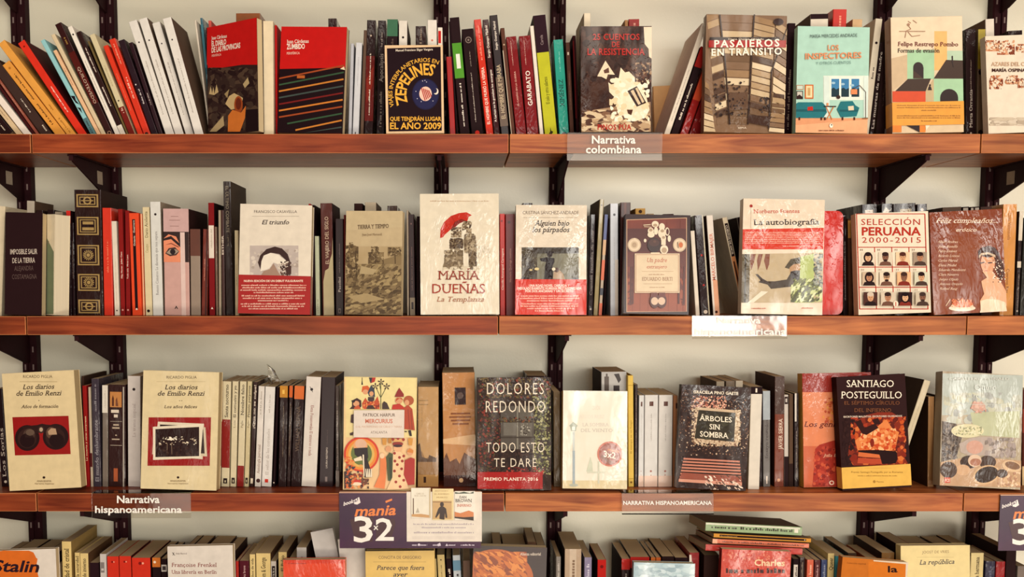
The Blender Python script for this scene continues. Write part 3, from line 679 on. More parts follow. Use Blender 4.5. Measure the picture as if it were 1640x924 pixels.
f.R(749,436,785,460,'b8784a'); f.R(752,439,782,457,'c8d4c8'); f.R(749,466,783,508,'3a2c28'); f.R(753,470,779,504,'c8c4b8'); f.Pg([(753,504),(753,492),(765,484),(779,496),(779,504)],'3a2c28')
f.R(792,434,836,506,'c8743f'); f.R(798,440,830,500,'e8d4ac'); f.R(806,450,820,490,'c8a878')
f.Pg([(747,604),(747,530),(760,524),(880,524),(896,540),(905,575),(885,604)],'2f7f86'); f.R(747,560,900,572,'27686f'); f.Pg([(805,566),(806,548),(832,545),(834,566)],'c2392c')
f.Pg([(955,560),(965,540),(975,520),(1035,518),(1050,540),(1070,552),(1055,595),(975,600)],'2f7f86'); f.R(968,562,1062,572,'27686f'); f.Pg([(1012,545),(1040,542),(1042,564),(1014,566)],'e2d2b8')
for x in (760,872,890,980,1040): f.R(x,600,x+8,615,'5a3222')
f.R(888,543,952,548,'3a2420'); f.Ln(900,548,930,612,5,'c88a5a'); f.Ln(938,548,902,612,5,'c88a5a'); f.R(902,528,912,543,'d89a70')
f.R(1100,470,1103,606,'6a5a50'); f.Ln(1100,470,1070,438,3,'6a5a50'); f.Ln(1070,438,1040,455,3,'6a5a50'); f.R(1026,458,1058,484,'df9468'); f.R(1084,604,1116,609,'9a6a4a'); f.E(962,498,10,10,'4a3a34')
f.T('MARÍA MERCEDES ANDRADE',818,1058,197,17,'5f6f6c','n',slope=-6); f.T('LOS',908,964,260,27,'dc9a72','h'); f.T('INSPECTORES',793,1080,305,29,'dc9a72','h',slope=-6); f.T('Y OTROS CUENTOS',848,1026,333,14,'7a9a94','n',slope=-5)
f.E(925,644,9,11,'efe6d6'); f.E(927,640,3,4,'2a2020'); f.greek(862,990,671,6,'7a4a38')
f.done()
S('R4', 818, 908, 822, 72, 'black-topped white block of a book', 'd8cfc0', [B(.96,1,'2a1a1e')], peek=True, side='6a5546', y=0.07)
S('R4', 915, 985, 936, 47, 'red book leaning right', 'c23426', [G(.85,.95,'e89a84',.3)], peek=True, fin='g', y=0.07)
S('R4', 1015, 1066, 1035, 98, 'tan book', 'cdb08c', peek=True, y=0.07)
S('R5', 256, 292, 325, 94, 'cream book with black emblem, leaning right', 'd8cfbc', [D(.5,.8,.2,'2a2020'), G(.5,.6,'6a6058',.4)])
S('R5', 296, 318, 348, 214, 'black book with white script, leaning right', '231718', [T('Las muertas de mi madre',.1,.9,'d8cfc4',.62,True,'s')], fin='w')
S('R5', 326, 372, 372, 148, 'black book with faint lettering, leaning right', '2a1d1b', [G(.3,.7,'5a4a44',.2)], side='5f4c3d')
f = F('R5', (404,85), (765,88), (777,677), (410,680), 'cream paperback with mint and orange arches and an orange paper band', 'geometric arches book', 'd8c4a6', lean=4, t=0.028, spine='9a7050', fin='g')
f.R(404,85,770,300,'e0cfb4'); f.R(625,160,690,360,'e2b878'); f.R(487,255,625,405,'a9cba8'); f.R(690,260,772,310,'b9cdb4')
f.Pg([(404,470),(487,405),(487,280),(404,300)],'cbb596')
f.E(543,345,26,27,'2a1a18'); f.R(517,345,570,402,'2a1a18'); f.Pg([(517,360),(570,402),(517,402)],'4a3424')
f.Pg([(425,467),(490,404),(608,402),(580,467)],'43301f'); f.Pg([(622,402),(685,307),(775,310),(775,403)],'43301f')
f.R(622,403,778,522,'a9cba8'); f.E(700,500,46,45,'2a1a18'); f.R(654,498,746,522,'2a1a18'); f.Pg([(580,467),(622,403),(622,522),(580,522)],'c3b08c'); f.R(411,467,580,522,'d0582f')
f.E(716,292,4,6,'2a1a18'); f.R(713,296,720,322,'2a1a18'); f.Ln(716,320,722,345,4,'2a1a18'); f.E(602,437,5,6,'2a1a18'); f.Pg([(596,442),(607,444),(612,462),(590,462)],'2a1a18')
f.T('Felipe Restrepo Pombo',438,746,236,21,'7a2f24','sb',slope=2); f.T('Formas de evasión',437,652,270,21,'4a3a2e','sb',slope=0)
for a_ in ((490,130,505,150),(505,150,480,160),(505,120,490,110),(490,165,510,188),(510,188,552,182),(480,165,475,195),(515,105,535,120),(445,162,578,162)): f.Ln(*a_,3.2,'a8836a')
f.E(492,128,7,7,'a8836a')
f.band(521,640,'dfa449')
for i,y in enumerate((543,554,568,596,606,622)): f.greek(432 if i not in (2,5) else 556,756 if i not in (2,5) else 636,y,6,'9a6a30')
f.R(410,642,456,677,'d98a3a'); f.Pg([(480,642),(548,642),(548,677)],'2a1a18'); f.R(548,642,578,677,'d98a3a'); f.Pg([(578,642),(600,642),(580,668)],'e8dcc4')
f.done()
S('R5', 786, 838, 785, 150, 'black wrapped book with white script at the foot', '2a1b1a', [T('Marta Orrantia',.1,.45,'d8ccc0',.28,True,'s'), G(.45,.72,'9a8a80',.15), D(.5,.05,.1,'c8b8a8')], fin='w')
S('R5', 842, 879, 849, 150, 'book with yellow-green head and grey foot', '7f6c57', [B(.64,1,'a8983c'), D(.5,.61,.42,'1e1412'), D(.5,.06,.3,'1e1412')], fin='g')
S('R5', 895, 940, 886, 98, 'white book', 'd9d0c4', peek=True, side='7a6450')
S('R5', 1005, 1080, 1000, 158, 'dark wrapped book top', '2a1c1b', peek=True, fin='w')
f = F('R5', (883,180), (1232,176), (1245,668), (903,670), 'off-white paperback with brown ink sketches of clasped hands, cut by the right edge', 'hand-sketch book', 'e2d6c4', lean=4, t=0.02)
for (x0,y0,x1,y1,sd) in ((885,205,960,262,1),(945,205,1035,280,2),(1040,225,1120,270,3),(905,385,975,455,4),(985,385,1050,430,5),(1050,400,1130,450,6)):
    f.blobs(x0,y0,x1,y1,14,['c28a66','b27456','d3a483','8a4f3a'],7,22,sd,stretch=1.4)
    f.blobs(x0+8,y0+8,x1-8,y1-8,8,['e2d0b8','e6d6c2'],6,14,sd+20)
    f.blobs(x0,y0,x1,y1,5,['5a2f24'],3,7,sd+40)
f.blobs(905,600,1200,640,16,['c9bca8','b8aa98','d4c8b6'],12,26,30,stretch=3,rot=0)
f.T('AZARES DEL CUERPO',915,1165,337,19,'c9ae94','h'); f.T('MARÍA OSPINA PIZANO',918,1190,367,16,'4a2820','h')
f.done()
# ------------------------------------------------------------------ second shelf
for n_, (x_, y_, s_) in dict(R6=(0,270,3.185), R7=(300,270,3.185), R8=(560,270,3.185), R9=(800,270,3.185), R10=(1040,270,3.185), R11=(1300,270,3.185),
    e=(0,290,4.017), f=(190,280,3.85), g=(370,310,4.4), h=(640,300,4.2), i=(930,300,4.2), j=(1340,310,4.4), k=(1480,310,4.4), n10=(1090,300,3.554)).items(): reg(n_, x_, y_, s_)
ROW[0] = 2
S('e', -60, 8, -36, 158, 'cream book leaning right, cut by the left edge', 'd8cbb0', [], fin='m', y=0.03)
f = F('e', (45,208), (265,198), (277,862), (20,862), 'black paperback with grey capitals on an empty cover', 'plain black book with grey capitals', M('2b1a1b','m'), lean=3, t=0.022, y=0.006)
f.T('IMPOSIBLE SALIR',66,240,472,32,'c8bcae','b',slope=-3); f.T('DE LA TIERRA',80,225,528,32,'c8bcae','b',slope=-3); f.T('ALEJANDRA',93,215,578,30,'6a5a54','n',slope=-3); f.T('COSTAMAGNA',78,237,632,30,'6a5a54','n',slope=-3)
f.done()
f = F('e', (190,228), (352,215), (346,862), (180,866), 'thick cream paperback with grey-green lower corner, turned to show its page edges', 'thick cream book', 'ddd2b8', yaw=34, lean=2, t=0.034, y=0.027, page='e2d8bf')
f.Pg([(268,300),(300,370),(346,462),(346,862),(262,866)],'7f8a6e')
f.T('SALIR',282,318,412,20,'8a7f6c'); f.T('LA',277,298,448,20,'8a7f6c'); f.T('LA',277,298,492,20,'8a7f6c'); f.T('IA',277,298,535,20,'6a6456')
f.done()
S('e', 165, 215, 170, 126, 'tall white book', 'cfc5b4', peek=True, y=0.13, side='7a6450')
S('e', 225, 270, 230, 186, 'dark book', '3a2622', [], peek=True, y=0.13, fin='w')
S('e', 300, 345, 302, 184, 'dark wrapped book', '2c1d1c', [], peek=True, y=0.13, fin='w')
S('e', 348, 400, 350, 196, 'grey-white book', 'b8ab98', [], peek=True, y=0.13)
S('e', 432, 460, 424, 190, 'black book with red head', '231617', [B(.88,1,'c8362a'), G(.3,.7,'6a5a54',.3)], fin='w')
S('e', 464, 484, 452, 268, 'thin glossy black book', '1d1315', [G(.4,.8,'8a7f78',.3)], fin='w')
LEA = M('33211a', 'w', '241510', 20)
GO = 'a8905f'
ops = []
for (v0, v1) in ((.862,.965),(.642,.785),(.4,.562),(.195,.33),(.015,.125)):
    m_ = (v0+v1)/2; hv = v1-v0
    ops += [B(v0,v1,GO,.08,.9), B(v0+.01,v1-.01,LEA,.14,.84), B(v0+.02,v1-.02,GO,.19,.79), B(v0+.027,v1-.027,LEA,.23,.75)]
    if .39 < v0 < .45 or .19 < v0 < .2:
        for k_ in range(8):
            a_ = k_*math.pi/8; ca_, sa_ = math.cos(a_), math.sin(a_)
            ops.append(('p', [(.49+.2*ca_-.015*sa_, m_+.042*sa_+.004*ca_), (.49-.2*ca_-.015*sa_, m_-.042*sa_+.004*ca_), (.49-.2*ca_+.015*sa_, m_-.042*sa_-.004*ca_), (.49+.2*ca_+.015*sa_, m_+.042*sa_-.004*ca_)], GO))
        ops.append(D(.49, m_, .1, LEA and '33211a')); ops.append(D(.49, m_, .07, GO))
    elif v0 > .6 and v0 < .7:
        ops += [B(m_+.012, m_+.035, GO, .3, .7), B(m_-.035, m_-.012, GO, .28, .72)]
    else:
        ops += [D(.49, m_, .16, GO), D(.49, m_, .1, '33211a'), B(m_-.004, m_+.004, GO, .26, .72)]
S('e', 493, 664, 474, 55, 'very thick dark leather-look volume with five gold frames', LEA, ops, fin='w', hard=True, d=0.165, side='3a2820')
S('e', 668, 727, 655, 172, 'orange-red book with faint gold title', 'd2432c', [G(.4,.7,'e58a68',.25)], fin='g')
S('e', 737, 770, 715, 258, 'short white book', 'ddd3c3', [G(.1,.6,'c2b6a4',.2), D(.5,.05,.15,'4a3a34')])
S('e', 776, 806, 757, 180, 'dark red book with white title, taller of a pair', '8f2420', [T('Filip Moran  Julian Caso',.35,.6,'f0dccc',.32), D(.5,.05,.22,'d8a494')])
S('e', 808, 837, 801, 190, 'dark red book with white title, narrower of a pair', '8a221f', [T('Todo solo  Miren Leon',.35,.58,'f0dccc',.3), D(.5,.05,.22,'d8a494')])
S('f', 84, 145, 62, 236, 'orange book with black title stripe', 'df5a34', [B(.06,.94,'231518',.32,.62), T('Octavio · Guerrero',.68,.93,'efe0d0',.16,True,'b',.47), D(.47,.06,.1,'efe0d0')], fin='m')
S('f', 147, 163, 129, 240, 'thin orange book with cream edge', 'd8704a', [B(0,1,'e2c4a4',.5,.9)])
S('f', 166, 209, 145, 199, 'cream book with olive title', 'd8cba8', [T('Dario Acelerita',.72,.96,'5f562c',.42,True,'s'), T('Cunique',.58,.66,'a89c6c',.4,True,'s'), D(.45,.04,.22,'2a2020')])
S('f', 211, 275, 192, 166, 'white book with grey title and black emblem', 'd6d6d0', [D(.5,.89,.12,'3a3434'), T('Renato Cisneros La distancia que nos separa',.18,.74,'8a8684',.25,True,'s')], side='a89a88')
S('f', 282, 438, 272, 208, 'very thick pink book with a painted eye', 'c9a59c', [B(.78,1,'c9aaa6'), T('Santiago',.91,.93,'8a6a64',.1) if 0 else B(.925,.93,'9a7a74',.3,.6), B(.89,.895,'9a7a74',.24,.66), B(.835,.84,'9a7a74',.26,.62),
    B(.5,.785,'33221f'), ('p',[(.0,.5),(.0,.72),(.2,.76),(.5,.74),(.66,.66),(.66,.5)],'df9472'), ('p',[(.0,.72),(.0,.70),(.3,.715),(.66,.64),(.66,.67),(.3,.745)],'2a1a1a'), ('p',[(.05,.66),(.3,.68),(.6,.645),(.6,.635),(.3,.67)],'8a4a38'),
    ('p',[(.06,.58),(.2,.63),(.45,.64),(.62,.6),(.5,.565),(.25,.555)],'4a3630'), ('p',[(.1,.585),(.25,.62),(.5,.62),(.6,.6),(.45,.575),(.25,.57)],'a89684'), D(.36,.597,.11,'241818'), ('p',[(.68,.0),(.86,.0),(.84,.78),(.66,.78)],'d9c2ba'), ('p',[(.4,.06),(.47,.09),(.54,.06),(.5,.06),(.47,.075),(.44,.06)],'2a2020')], fin='g', side='3a2422', d=0.155)
S('f', 443, 505, 438, 334, 'grey-beige book with brown top', '98897a', [B(.69,1,'6b4334')], fin='g', side='33211f')
S('f', 508, 544, 518, 334, 'narrow brown-red book', '7a3a2c', [B(0,1,'4a2c26',.62,.9), G(.4,.66,'d89a84',.2,.4)], fin='w')
S('f', 557, 594, 549, 172, 'dark red book with white title block', '861f22', [B(.51,.8,'dcd2c4',.06,.94), G(.6,.77,'b8ac9c',.3), ('p',[(.3,.055),(.5,.075),(.7,.055)],'e8dccc')], side='2a181a')
S('f', 598, 613, 588, 320, 'thin silvery brown book', '7a6654', fin='w')
S('f', 616, 632, 612, 218, 'thin grey-cream book', 'a89c88')
S('f', 636, 656, 627, 218, 'dark brown book with white capitals', '4a2c24', [T('ESTHER',.58,.76,'dccfbe',.6)], fin='g')
S('f', 662, 708, 643, 40, 'very tall dark grey-green volume with silver capitals', '2f2823', [T('EL ÚLTIMO COMBATE',.62,.965,'8f8674',.4,False,'s'), G(.52,.6,'6a6050',.3)], fin='w', hard=True, side='55493c', d=0.15)
S('f', 716, 740, 712, 342, 'cream book edge', 'd2c4a4', [G(.35,.6,'a89874',.3)])
f = F('g', (66,92), (572,90), (556,862), (50,862), 'white paperback with cropped photo of a bald head and a red paper band', 'red-banded torn portrait book', 'ddd4c4', lean=4, t=0.028, fin='g')
f.T('FRANCISCO CASAVELLA',163,465,150,19,'4a3c32','n'); f.R(148,172,480,174,'9a8f80'); f.T('El triunfo',218,410,230,30,'2e201c','sb',shear=.25)
f.R(133,380,475,592,'bdb2aa'); f.blobs(135,400,475,590,24,['c9beb2','aea298','d2c8bc'],16,40,2)
f.Pg([(190,500),(205,450),(250,405),(310,387),(360,400),(400,440),(420,500),(412,540),(385,480),(340,440),(280,430),(230,450),(215,490),(208,550)],'3d2722')
f.Pg([(208,560),(215,490),(232,450),(280,432),(335,445),(385,485),(400,510),(370,500),(330,510),(300,500),(270,540),(230,555)],'e2dacb'); f.Pg([(210,592),(230,560),(275,545),(300,505),(330,560),(350,592)],'a58c7a'); f.blobs(335,490,425,592,22,['3d2722','d8ccbc','7a6254'],8,20,3); f.Pg([(385,535),(425,520),(425,580),(390,588)],'4a3028')
f.band(590,862,'a8231f')
f.T('NUEVA EDICIÓN DE UN DEBUT FULGURANTE',92,508,636,14,'f0dcc8','h')
for k_,(a_,b_) in enumerate(((74,530),(80,530),(66,528),(160,440),(76,520),(84,505),(190,405),(70,525),(78,515),(125,470))): f.greek(a_,b_,664+k_*17+(6 if k_>3 else 0)+(6 if k_>6 else 0),10,'e2bcaa')
f.done()
S('g', 565, 580, 545, 72, 'red edge of a book', 'b02a22', peek=True, y=0.08)
S('g', 584, 592, 578, 80, 'very thin black book', '1f1415')
S('g', 597, 628, 588, 300, 'short pale green book', 'b9bda4', [G(.02,.2,'5a5a4a',.3)], fin='w', side='8a8a78')
S('g', 645, 728, 628, 68, 'thick brown wrapped book with vertical silver capitals', '5a3028', [T('EL VIAJERO DEL SIGLO',.46,.88,'c8b49c',.3,True,'s'), ('p',[(.1,0),(1,0),(1,.7),(.92,.55),(.75,.5),(.6,.42),(.3,.4),(.12,.3)],'b3a888')], fin='w', side='3a2220')  # pale lower polygon paints the wrap's glare on the spine
S('g', 735, 793, 732, 178, 'black book with white title and square label', '2a191c', [T('Pasolini',.24,.4,'d8ccc4',.3,True,'s'), G(.44,.75,'8a7a78',.15), B(.02,.07,'8a7a74',.35,.65), B(.03,.06,'2a191c',.42,.58)], fin='g')
S('g', 797, 808, 795, 150, 'thin dark red book edge', '6a2a22')
f = F('R8', (-18,228), (272,210), (262,748), (-25,750), 'beige paperback with an engraved tree landscape', 'beige tree landscape book', M('b8a685','g','ae9b78',20), yaw=6, lean=4, t=0.02, fin='g')
f.R(-18,250,275,400,'c3b291'); f.Pg([(-18,215),(275,205),(275,300),(-18,320)],'c6b695')
f.Pg([(-25,560),(60,540),(160,470),(266,440),(266,750),(-25,750)],'8f7d5c')
TC = ['6a5a40','7d6c4e','5a4c36','8f7d5c']
f.blobs(-20,395,45,600,60,TC,10,26,3); f.blobs(-5,380,20,420,8,TC,6,14,4); f.blobs(95,430,175,520,40,TC,9,22,5); f.blobs(110,400,150,450,14,TC,6,13,6); f.blobs(195,405,264,450,26,TC,7,17,7)
f.Ln(30,430,36,560,4,'5a4c36'); f.Ln(135,405,132,520,4,'5a4c36'); f.Ln(232,440,236,560,4,'5a4c36')
f.blobs(40,490,264,600,110,['9a8866','7d6c4e','a8966f','6a5a40'],8,20,8,stretch=2,rot=-35); f.blobs(-22,600,264,745,150,['8f7d5c','7d6c4e','a8966f','6a5a40','5a4c36'],8,20,9,stretch=2,rot=-15)
f.Pg([(60,500),(140,520),(120,545),(50,540)],'b3a27e'); f.Pg([(-10,655),(90,640),(180,670),(60,690)],'ab9974')
f.T('TIERRA Y TIEMPO',42,200,312,20,'5a4532','s',slope=-6); f.T('Juan José Morosoli',65,166,346,11,'8a7456','s',slope=-2)
f.done()
S('R7', 855, 898, 850, 178, 'dark brown book', '35231e', peek=True, y=0.085)
S('R7', 910, 968, 905, 172, 'grey-white book', 'b3a894', peek=True, side='7a6a58', y=0.085)
S('R7', 1030, 1080, 1020, 190, 'dark wrapped book', '4a382e', peek=True, fin='w', y=0.085)
S('h', 50, 62, 46, 155, 'very thin grey-white book', 'b8ab98')
S('h', 66, 107, 56, 182, 'dark maroon book with beige foot label', '35191d', [B(.0,.175,'9a8c76',.1,.95), B(.06,.13,'2a1a1a',.35,.7), T('Lola en Barranca y otros cuentos',.25,.68,'8a6a64',.2), B(.9,.915,'8a6a64',.4,.6)], fin='g')
S('h', 110, 135, 112, 195, 'thin black book edge', '1f1214')
f = F('h', (135,52), (668,48), (670,862), (143,862), 'large cream hardback with a red umbrella over an embracing couple', 'red umbrella book', 'dfd6c2', lean=4, t=0.034, fin='w', hard=True)
f.greek(205,605,104,9,'c2ad94')
f.Pg([(272,348),(275,290),(300,240),(345,200),(400,180),(450,175),(486,195),(465,205),(455,235),(430,230),(400,245),(380,270),(345,290),(305,325),(290,345)],'c03a26'); f.Pg([(345,290),(370,240),(415,220),(455,235),(430,238),(400,252),(375,275)],'8a2a1e'); f.Ln(300,245,340,292,3,'a83022'); f.Ln(350,205,372,242,3,'a83022')
BR = ['7a6a54','94846c','5c4d3c','aa9a80']
f.blobs(345,275,415,345,26,BR,9,20,2); f.blobs(420,235,485,315,26,BR,9,20,3)
f.Pg([(335,380),(355,355),(400,345),(428,360),(430,400),(405,420),(425,450),(430,570),(300,575),(290,540),(310,480),(345,450),(340,410)],'95866c'); f.Pg([(430,360),(470,310),(510,330),(520,400),(515,520),(490,560),(470,530),(460,440),(435,450)],'a1927a')
f.blobs(335,350,428,420,34,['5c4d3c','4a3c30','6c5c48'],8,18,4); f.blobs(300,430,430,570,54,['857660','9a8b72','b3a58c','75664f'],12,30,5); f.blobs(435,320,512,450,30,['857660','b3a58c','6c5c48'],9,22,6); f.blobs(465,440,520,560,26,['75664f','5c4d3c','857660'],9,22,7)
f.Pg([(418,300),(450,290),(445,320),(420,340)],'e2d9c6'); f.Pg([(428,420),(440,460),(440,520),(428,520)],'e2d9c6'); f.E(362,432,7,9,'e2d9c6')
f.blobs(290,540,560,600,24,['dfd6c2','d2c7b0'],14,32,8,stretch=1.6,rot=0); f.blobs(530,400,610,480,10,['d6ccb8','d2c7b2'],14,26,9)
f.T('MARÍA',258,540,628,58,'9a4a38','s'); f.T('DUEÑAS',220,575,720,62,'a8442f','s'); f.T('La Templanza',252,570,776,32,'ae7a5c','s',shear=.25)
f.done()
S('h', 676, 712, 672, 178, 'bright red book with white title', 'c8352a', [T('Claudia Amengual Cartagena',.25,.66,'f0d8c8',.36), D(.4,.93,.2,'8a1f1a')], fin='g')
S('h', 714, 778, 710, 180, 'deep red book with small title', '7f1f20', [T('Horacio Quiroga cuentos',.33,.66,'c88a7a',.2), D(.4,.92,.15,'4a1214')], fin='g')
f = F('R9', (83,190), (447,188), (441,749), (82,749), 'white paperback with a photograph of a dancer in a hat and a red paper band', 'red-banded dancer book', 'ddd2c0', lean=4, t=0.024, fin='w', spine='2a1c1c')
f.T('CRISTINA SÁNCHEZ-ANDRADE',118,404,236,17,'6a5c50','n'); f.R(122,252,398,254,'a89c8c'); f.T('Alguien bajo',178,356,294,26,'2e201c','sb',shear=.25); f.T('los párpados',166,358,327,26,'2e201c','sb',shear=.25)
f.R(113,405,404,570,'5d5a50'); f.R(113,405,404,440,'4a463e'); f.R(190,436,404,570,M('6a685c','w','8a8876',22)); f.R(113,405,192,570,M('3a322a','w','5a5343',30)); f.blobs(115,410,190,565,14,['8a8470','6a6350'],3,9,4); f.E(190,515,12,7,'d8c89a'); f.E(160,520,8,5,'c8b88a')
f.E(256,430,22,5,'1d1414'); f.E(256,440,14,16,'2a1d1a'); f.Pg([(205,462),(240,455),(280,460),(280,480),(270,500),(272,565),(228,568),(232,500),(238,480),(210,475)],'1f1616'); f.Pg([(272,565),(276,530),(300,515),(325,540),(334,568)],'b39c84'); f.E(290,520,13,12,'5a4034'); f.E(276,516,9,8,'e8dcc4'); f.E(130,565,20,8,'1f1616'); f.E(388,565,16,7,'1f1616')
f.band(568,750,'cf4432')
f.T('UNA ROAD NOVEL CHIFLADA Y',150,356,606,12,'f6e4d6','h'); f.T('DESOLADORAMENTE HUMANA PROTAGONIZADA',92,418,620,12,'f6e4d6','h'); f.T('POR DOS ANCIANAS Y UN SECRETO',132,376,634,12,'f6e4d6','h')
for k_,(a_,b_) in enumerate(((108,405),(102,408),(140,370),(112,400),(108,402),(140,380),(180,330))): f.greek(a_,b_,656+k_*12+(4 if k_>2 else 0),7,'f0c0ae')
f.done()
S('R9', 118, 170, 116, 176, 'dark wrapped book top', '33241f', peek=True, fin='w', y=0.085)
S('i', 46, 80, 64, 183, 'black wrapped book with silver script, leaning right', '282022', [T('Cuentos reunidos de amor',.2,.85,'9a928c',.5,True,'s'), D(.5,.06,.2,'c8bcb0')], fin='w')
S('i', 83, 113, 126, 80, 'olive-beige hardback leaning right', '9f9370', [D(.5,.95,.2,'5a4a3a')], fin='w', side='6a5a48')
S('i', 118, 140, 160, 182, 'thin blue-and-orange book leaning right', 'b5a795', [B(.75,1,'4a5a8c'), B(.6,.75,'c8a47c'), B(.35,.55,'cf6a3c'), B(.2,.27,'2f3848'), B(0,.12,'c8643c')], fin='g')
S('i', 150, 162, 180, 210, 'thin black book leaning right', '1a1013', y=0.075)
S('i', 199, 253, 198, 109, 'pale blue-white book with black emblem', 'c8ccd2', [D(.52,.9,.16,'3a3a40'), G(.3,.7,'b4b4b6',.15), B(.0,.5,'d2c8bc',.6,1)], fin='g')
S('i', 262, 330, 268, 102, 'dark brown leather-look volume with rounded spine', '47211c', [B(0,1,'5d2e25',.3,.62), B(0,1,'71402f',.42,.5)], fin='g', hard=True)
S('i', 372, 440, 367, 142, 'yellow-tan book with emblem', 'c4a064', [D(.5,.97,.18,'4a3628')], peek=True, y=0.08)
S('i', 448, 495, 446, 178, 'cream book top', 'b39a78', peek=True, y=0.08)
S('i', 560, 630, 556, 180, 'dark wrapped book top', '4a3630', peek=True, y=0.08)
f = F('i', (302,195), (738,185), (726,857), (288,860), 'brown paperback with a laid table seen from above and a cream title plate', 'laid-table book', '33191a', lean=5, t=0.026, fin='g', spine='33191a')
f.Pg([(308,223),(714,210),(714,842),(308,845)],'d2b090'); f.Pg([(312,227),(710,214),(710,838),(312,841)],M('8a4630','g','73382a',14))
f.R(312,284,710,440,'5c2c24'); f.R(312,440,710,540,'6a3428'); f.R(312,620,710,841,'9a5538')
for x in (350,400,455,520,590,650,690): f.Ln(x,720,x-2,838,2,'7a3f2c')
for x in (330,420,500,580,670): f.Ln(x,225,x,282,2,'7a3f2c')
f.blobs(316,540,350,800,6,['6f3627'],20,50,2,stretch=.4); f.blobs(665,520,700,800,6,['6f3627'],20,50,3,stretch=.4)
for (x,w_) in ((338,12),(352,10),(660,12),(695,12)): f.Ln(x,540,x-2,790,w_,'5a2a20')
for x in (360,664): f.E(x,394,45,47,'c8b498'); f.E(x,394,37,39,'dccab0'); f.E(x,394,25,26,'cdb99c')
f.E(360,394,16,17,'b39c80'); f.E(672,394,14,18,'c8743f'); f.Ln(650,375,655,415,5,'5a3a2c'); f.E(362,358,9,10,'dccab0')
PC = 'e2d4bc'
for (x,y,a_,b_) in ((500,255,24,22),(545,272,20,24),(470,300,20,22),(545,315,26,34),(555,350,18,24),(560,425,27,30),(432,365,9,12),(594,352,11,22),(505,300,14,26),(472,325,24,20)): f.E(x,y,a_,b_,PC)
for (x,y,a_,b_) in ((500,262,14,10),(560,430,18,18),(548,300,12,10),(470,294,12,10),(556,344,10,9)): f.E(x,y,a_,b_,'b39c80')
f.E(580,305,15,28,PC); f.E(582,305,9,20,'5c2c24'); f.E(492,395,45,50,'3a2420'); f.E(492,380,36,24,'55362c'); f.E(496,372,10,8,'6a4a3c'); f.R(540,360,570,395,PC); f.Ln(420,262,470,258,7,'c8b498'); f.Ln(424,272,475,275,5,'c8b498'); f.R(470,445,530,455,'d8c8ac')
f.R(362,452,663,717,'d8c6a8'); f.frame(370,460,655,709,3,'a8745a'); 
f.T('Un padre',445,578,510,28,'bc6a4c','s',shear=.25); f.T('extranjero',442,578,552,22,'bc6a4c','s',shear=.25); f.R(410,572,622,574,'b89878'); f.greek(455,560,597,7,'b89878'); f.T('EDUARDO BERTI',412,615,635,24,'a07a58','s'); f.R(420,655,612,657,'b89878'); f.greek(462,562,682,6,'b89878')
f.E(495,770,34,50,'5a2c22'); f.E(542,770,34,50,'5a2c22'); f.E(495,772,24,26,'d2b8a0'); f.E(542,772,24,26,'d2b8a0'); f.R(468,715,512,745,'73382a'); f.R(522,715,566,745,'73382a')
f.done()
S('R10', 236, 258, 209, 318, 'white book leaning left', 'ddd4c6', [], fin='m')
S('R10', 264, 312, 228, 240, 'black wrapped book with small red dots, leaning left', '281b1c', [B(0,1,'b8b09a',.82,.96), D(.5,.6,.12,'a8302a'), D(.5,.3,.12,'a8302a'), D(.5,.03,.22,'d8ccbc')], fin='w')
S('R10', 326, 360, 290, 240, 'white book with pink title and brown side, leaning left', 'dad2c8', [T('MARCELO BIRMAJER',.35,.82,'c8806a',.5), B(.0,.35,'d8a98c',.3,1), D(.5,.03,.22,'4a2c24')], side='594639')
S('R10', 478, 505, 371, 252, 'thin white book with black title, leaning left', 'd8ccb4', [B(.6,.94,'221617',.2,.85), T('CUENTOS DE AMOR',.62,.92,'e2d6c4',.38,False), B(.2,.6,'d89a6a',.1,.9), B(.3,.55,'4a2c20',.3,.6)], y=0.08)
S('R10', 530, 560, 444, 250, 'black book leaning left', '201416', [B(0,1,'9a9488',.02,.1)], y=0.085)
f = F('R10', (480,160), (895,152), (882,745), (467,742), 'white paperback with red text band and photograph of a capped man reaching out', 'white book with capped man', 'e0d2be', lean=4, t=0.024, fin='w', y=0.01)
f.E(519,191,8,8,'a8382c'); f.Ln(519,200,517,305,2,'b8a08a'); f.T('Norberto Fuentes',531,766,228,19,'c05a42','sb',slope=-2); f.T('La autobiografía',531,866,288,28,'3a2620','sb',slope=-3)
f.Pg([(474,310),(890,302),(886,412),(470,412)],'cf4a34')
for k_ in range(7): f.greek(487,868,328+k_*9,5,'eec0ae')
f.greek(680,868,398,5,'eec0ae')
f.Pg([(470,436),(885,430),(882,684),(468,684)],'bfae90'); f.Pg([(470,436),(513,436),(508,684),(468,684)],'6a6048'); f.Pg([(486,436),(494,436),(490,684),(482,684)],'3f3a2c')
for (x0,x1) in ((520,540),(556,575),(592,620)): f.Pg([(x0,436),(x0+22,436),(x1-10,490),(x1-22,520),(x0-8,470)],'8a5a44')
f.Pg([(600,575),(640,575),(700,566),(715,540),(745,530),(768,570),(765,600),(735,602),(690,606),(620,614),(600,590)],'4f4436'); f.Pg([(540,540),(552,538),(575,560),(602,576),(602,592),(575,585),(556,580),(566,570)],'4a3c30')
f.Pg([(690,505),(700,490),(720,462),(770,452),(778,482),(740,488),(712,512)],'564d36'); f.Pg([(714,505),(735,488),(778,485),(775,540),(735,545),(716,530)],'b8946e'); f.Pg([(715,545),(720,525),(742,520),(770,520),(765,575),(725,560)],'332a22')
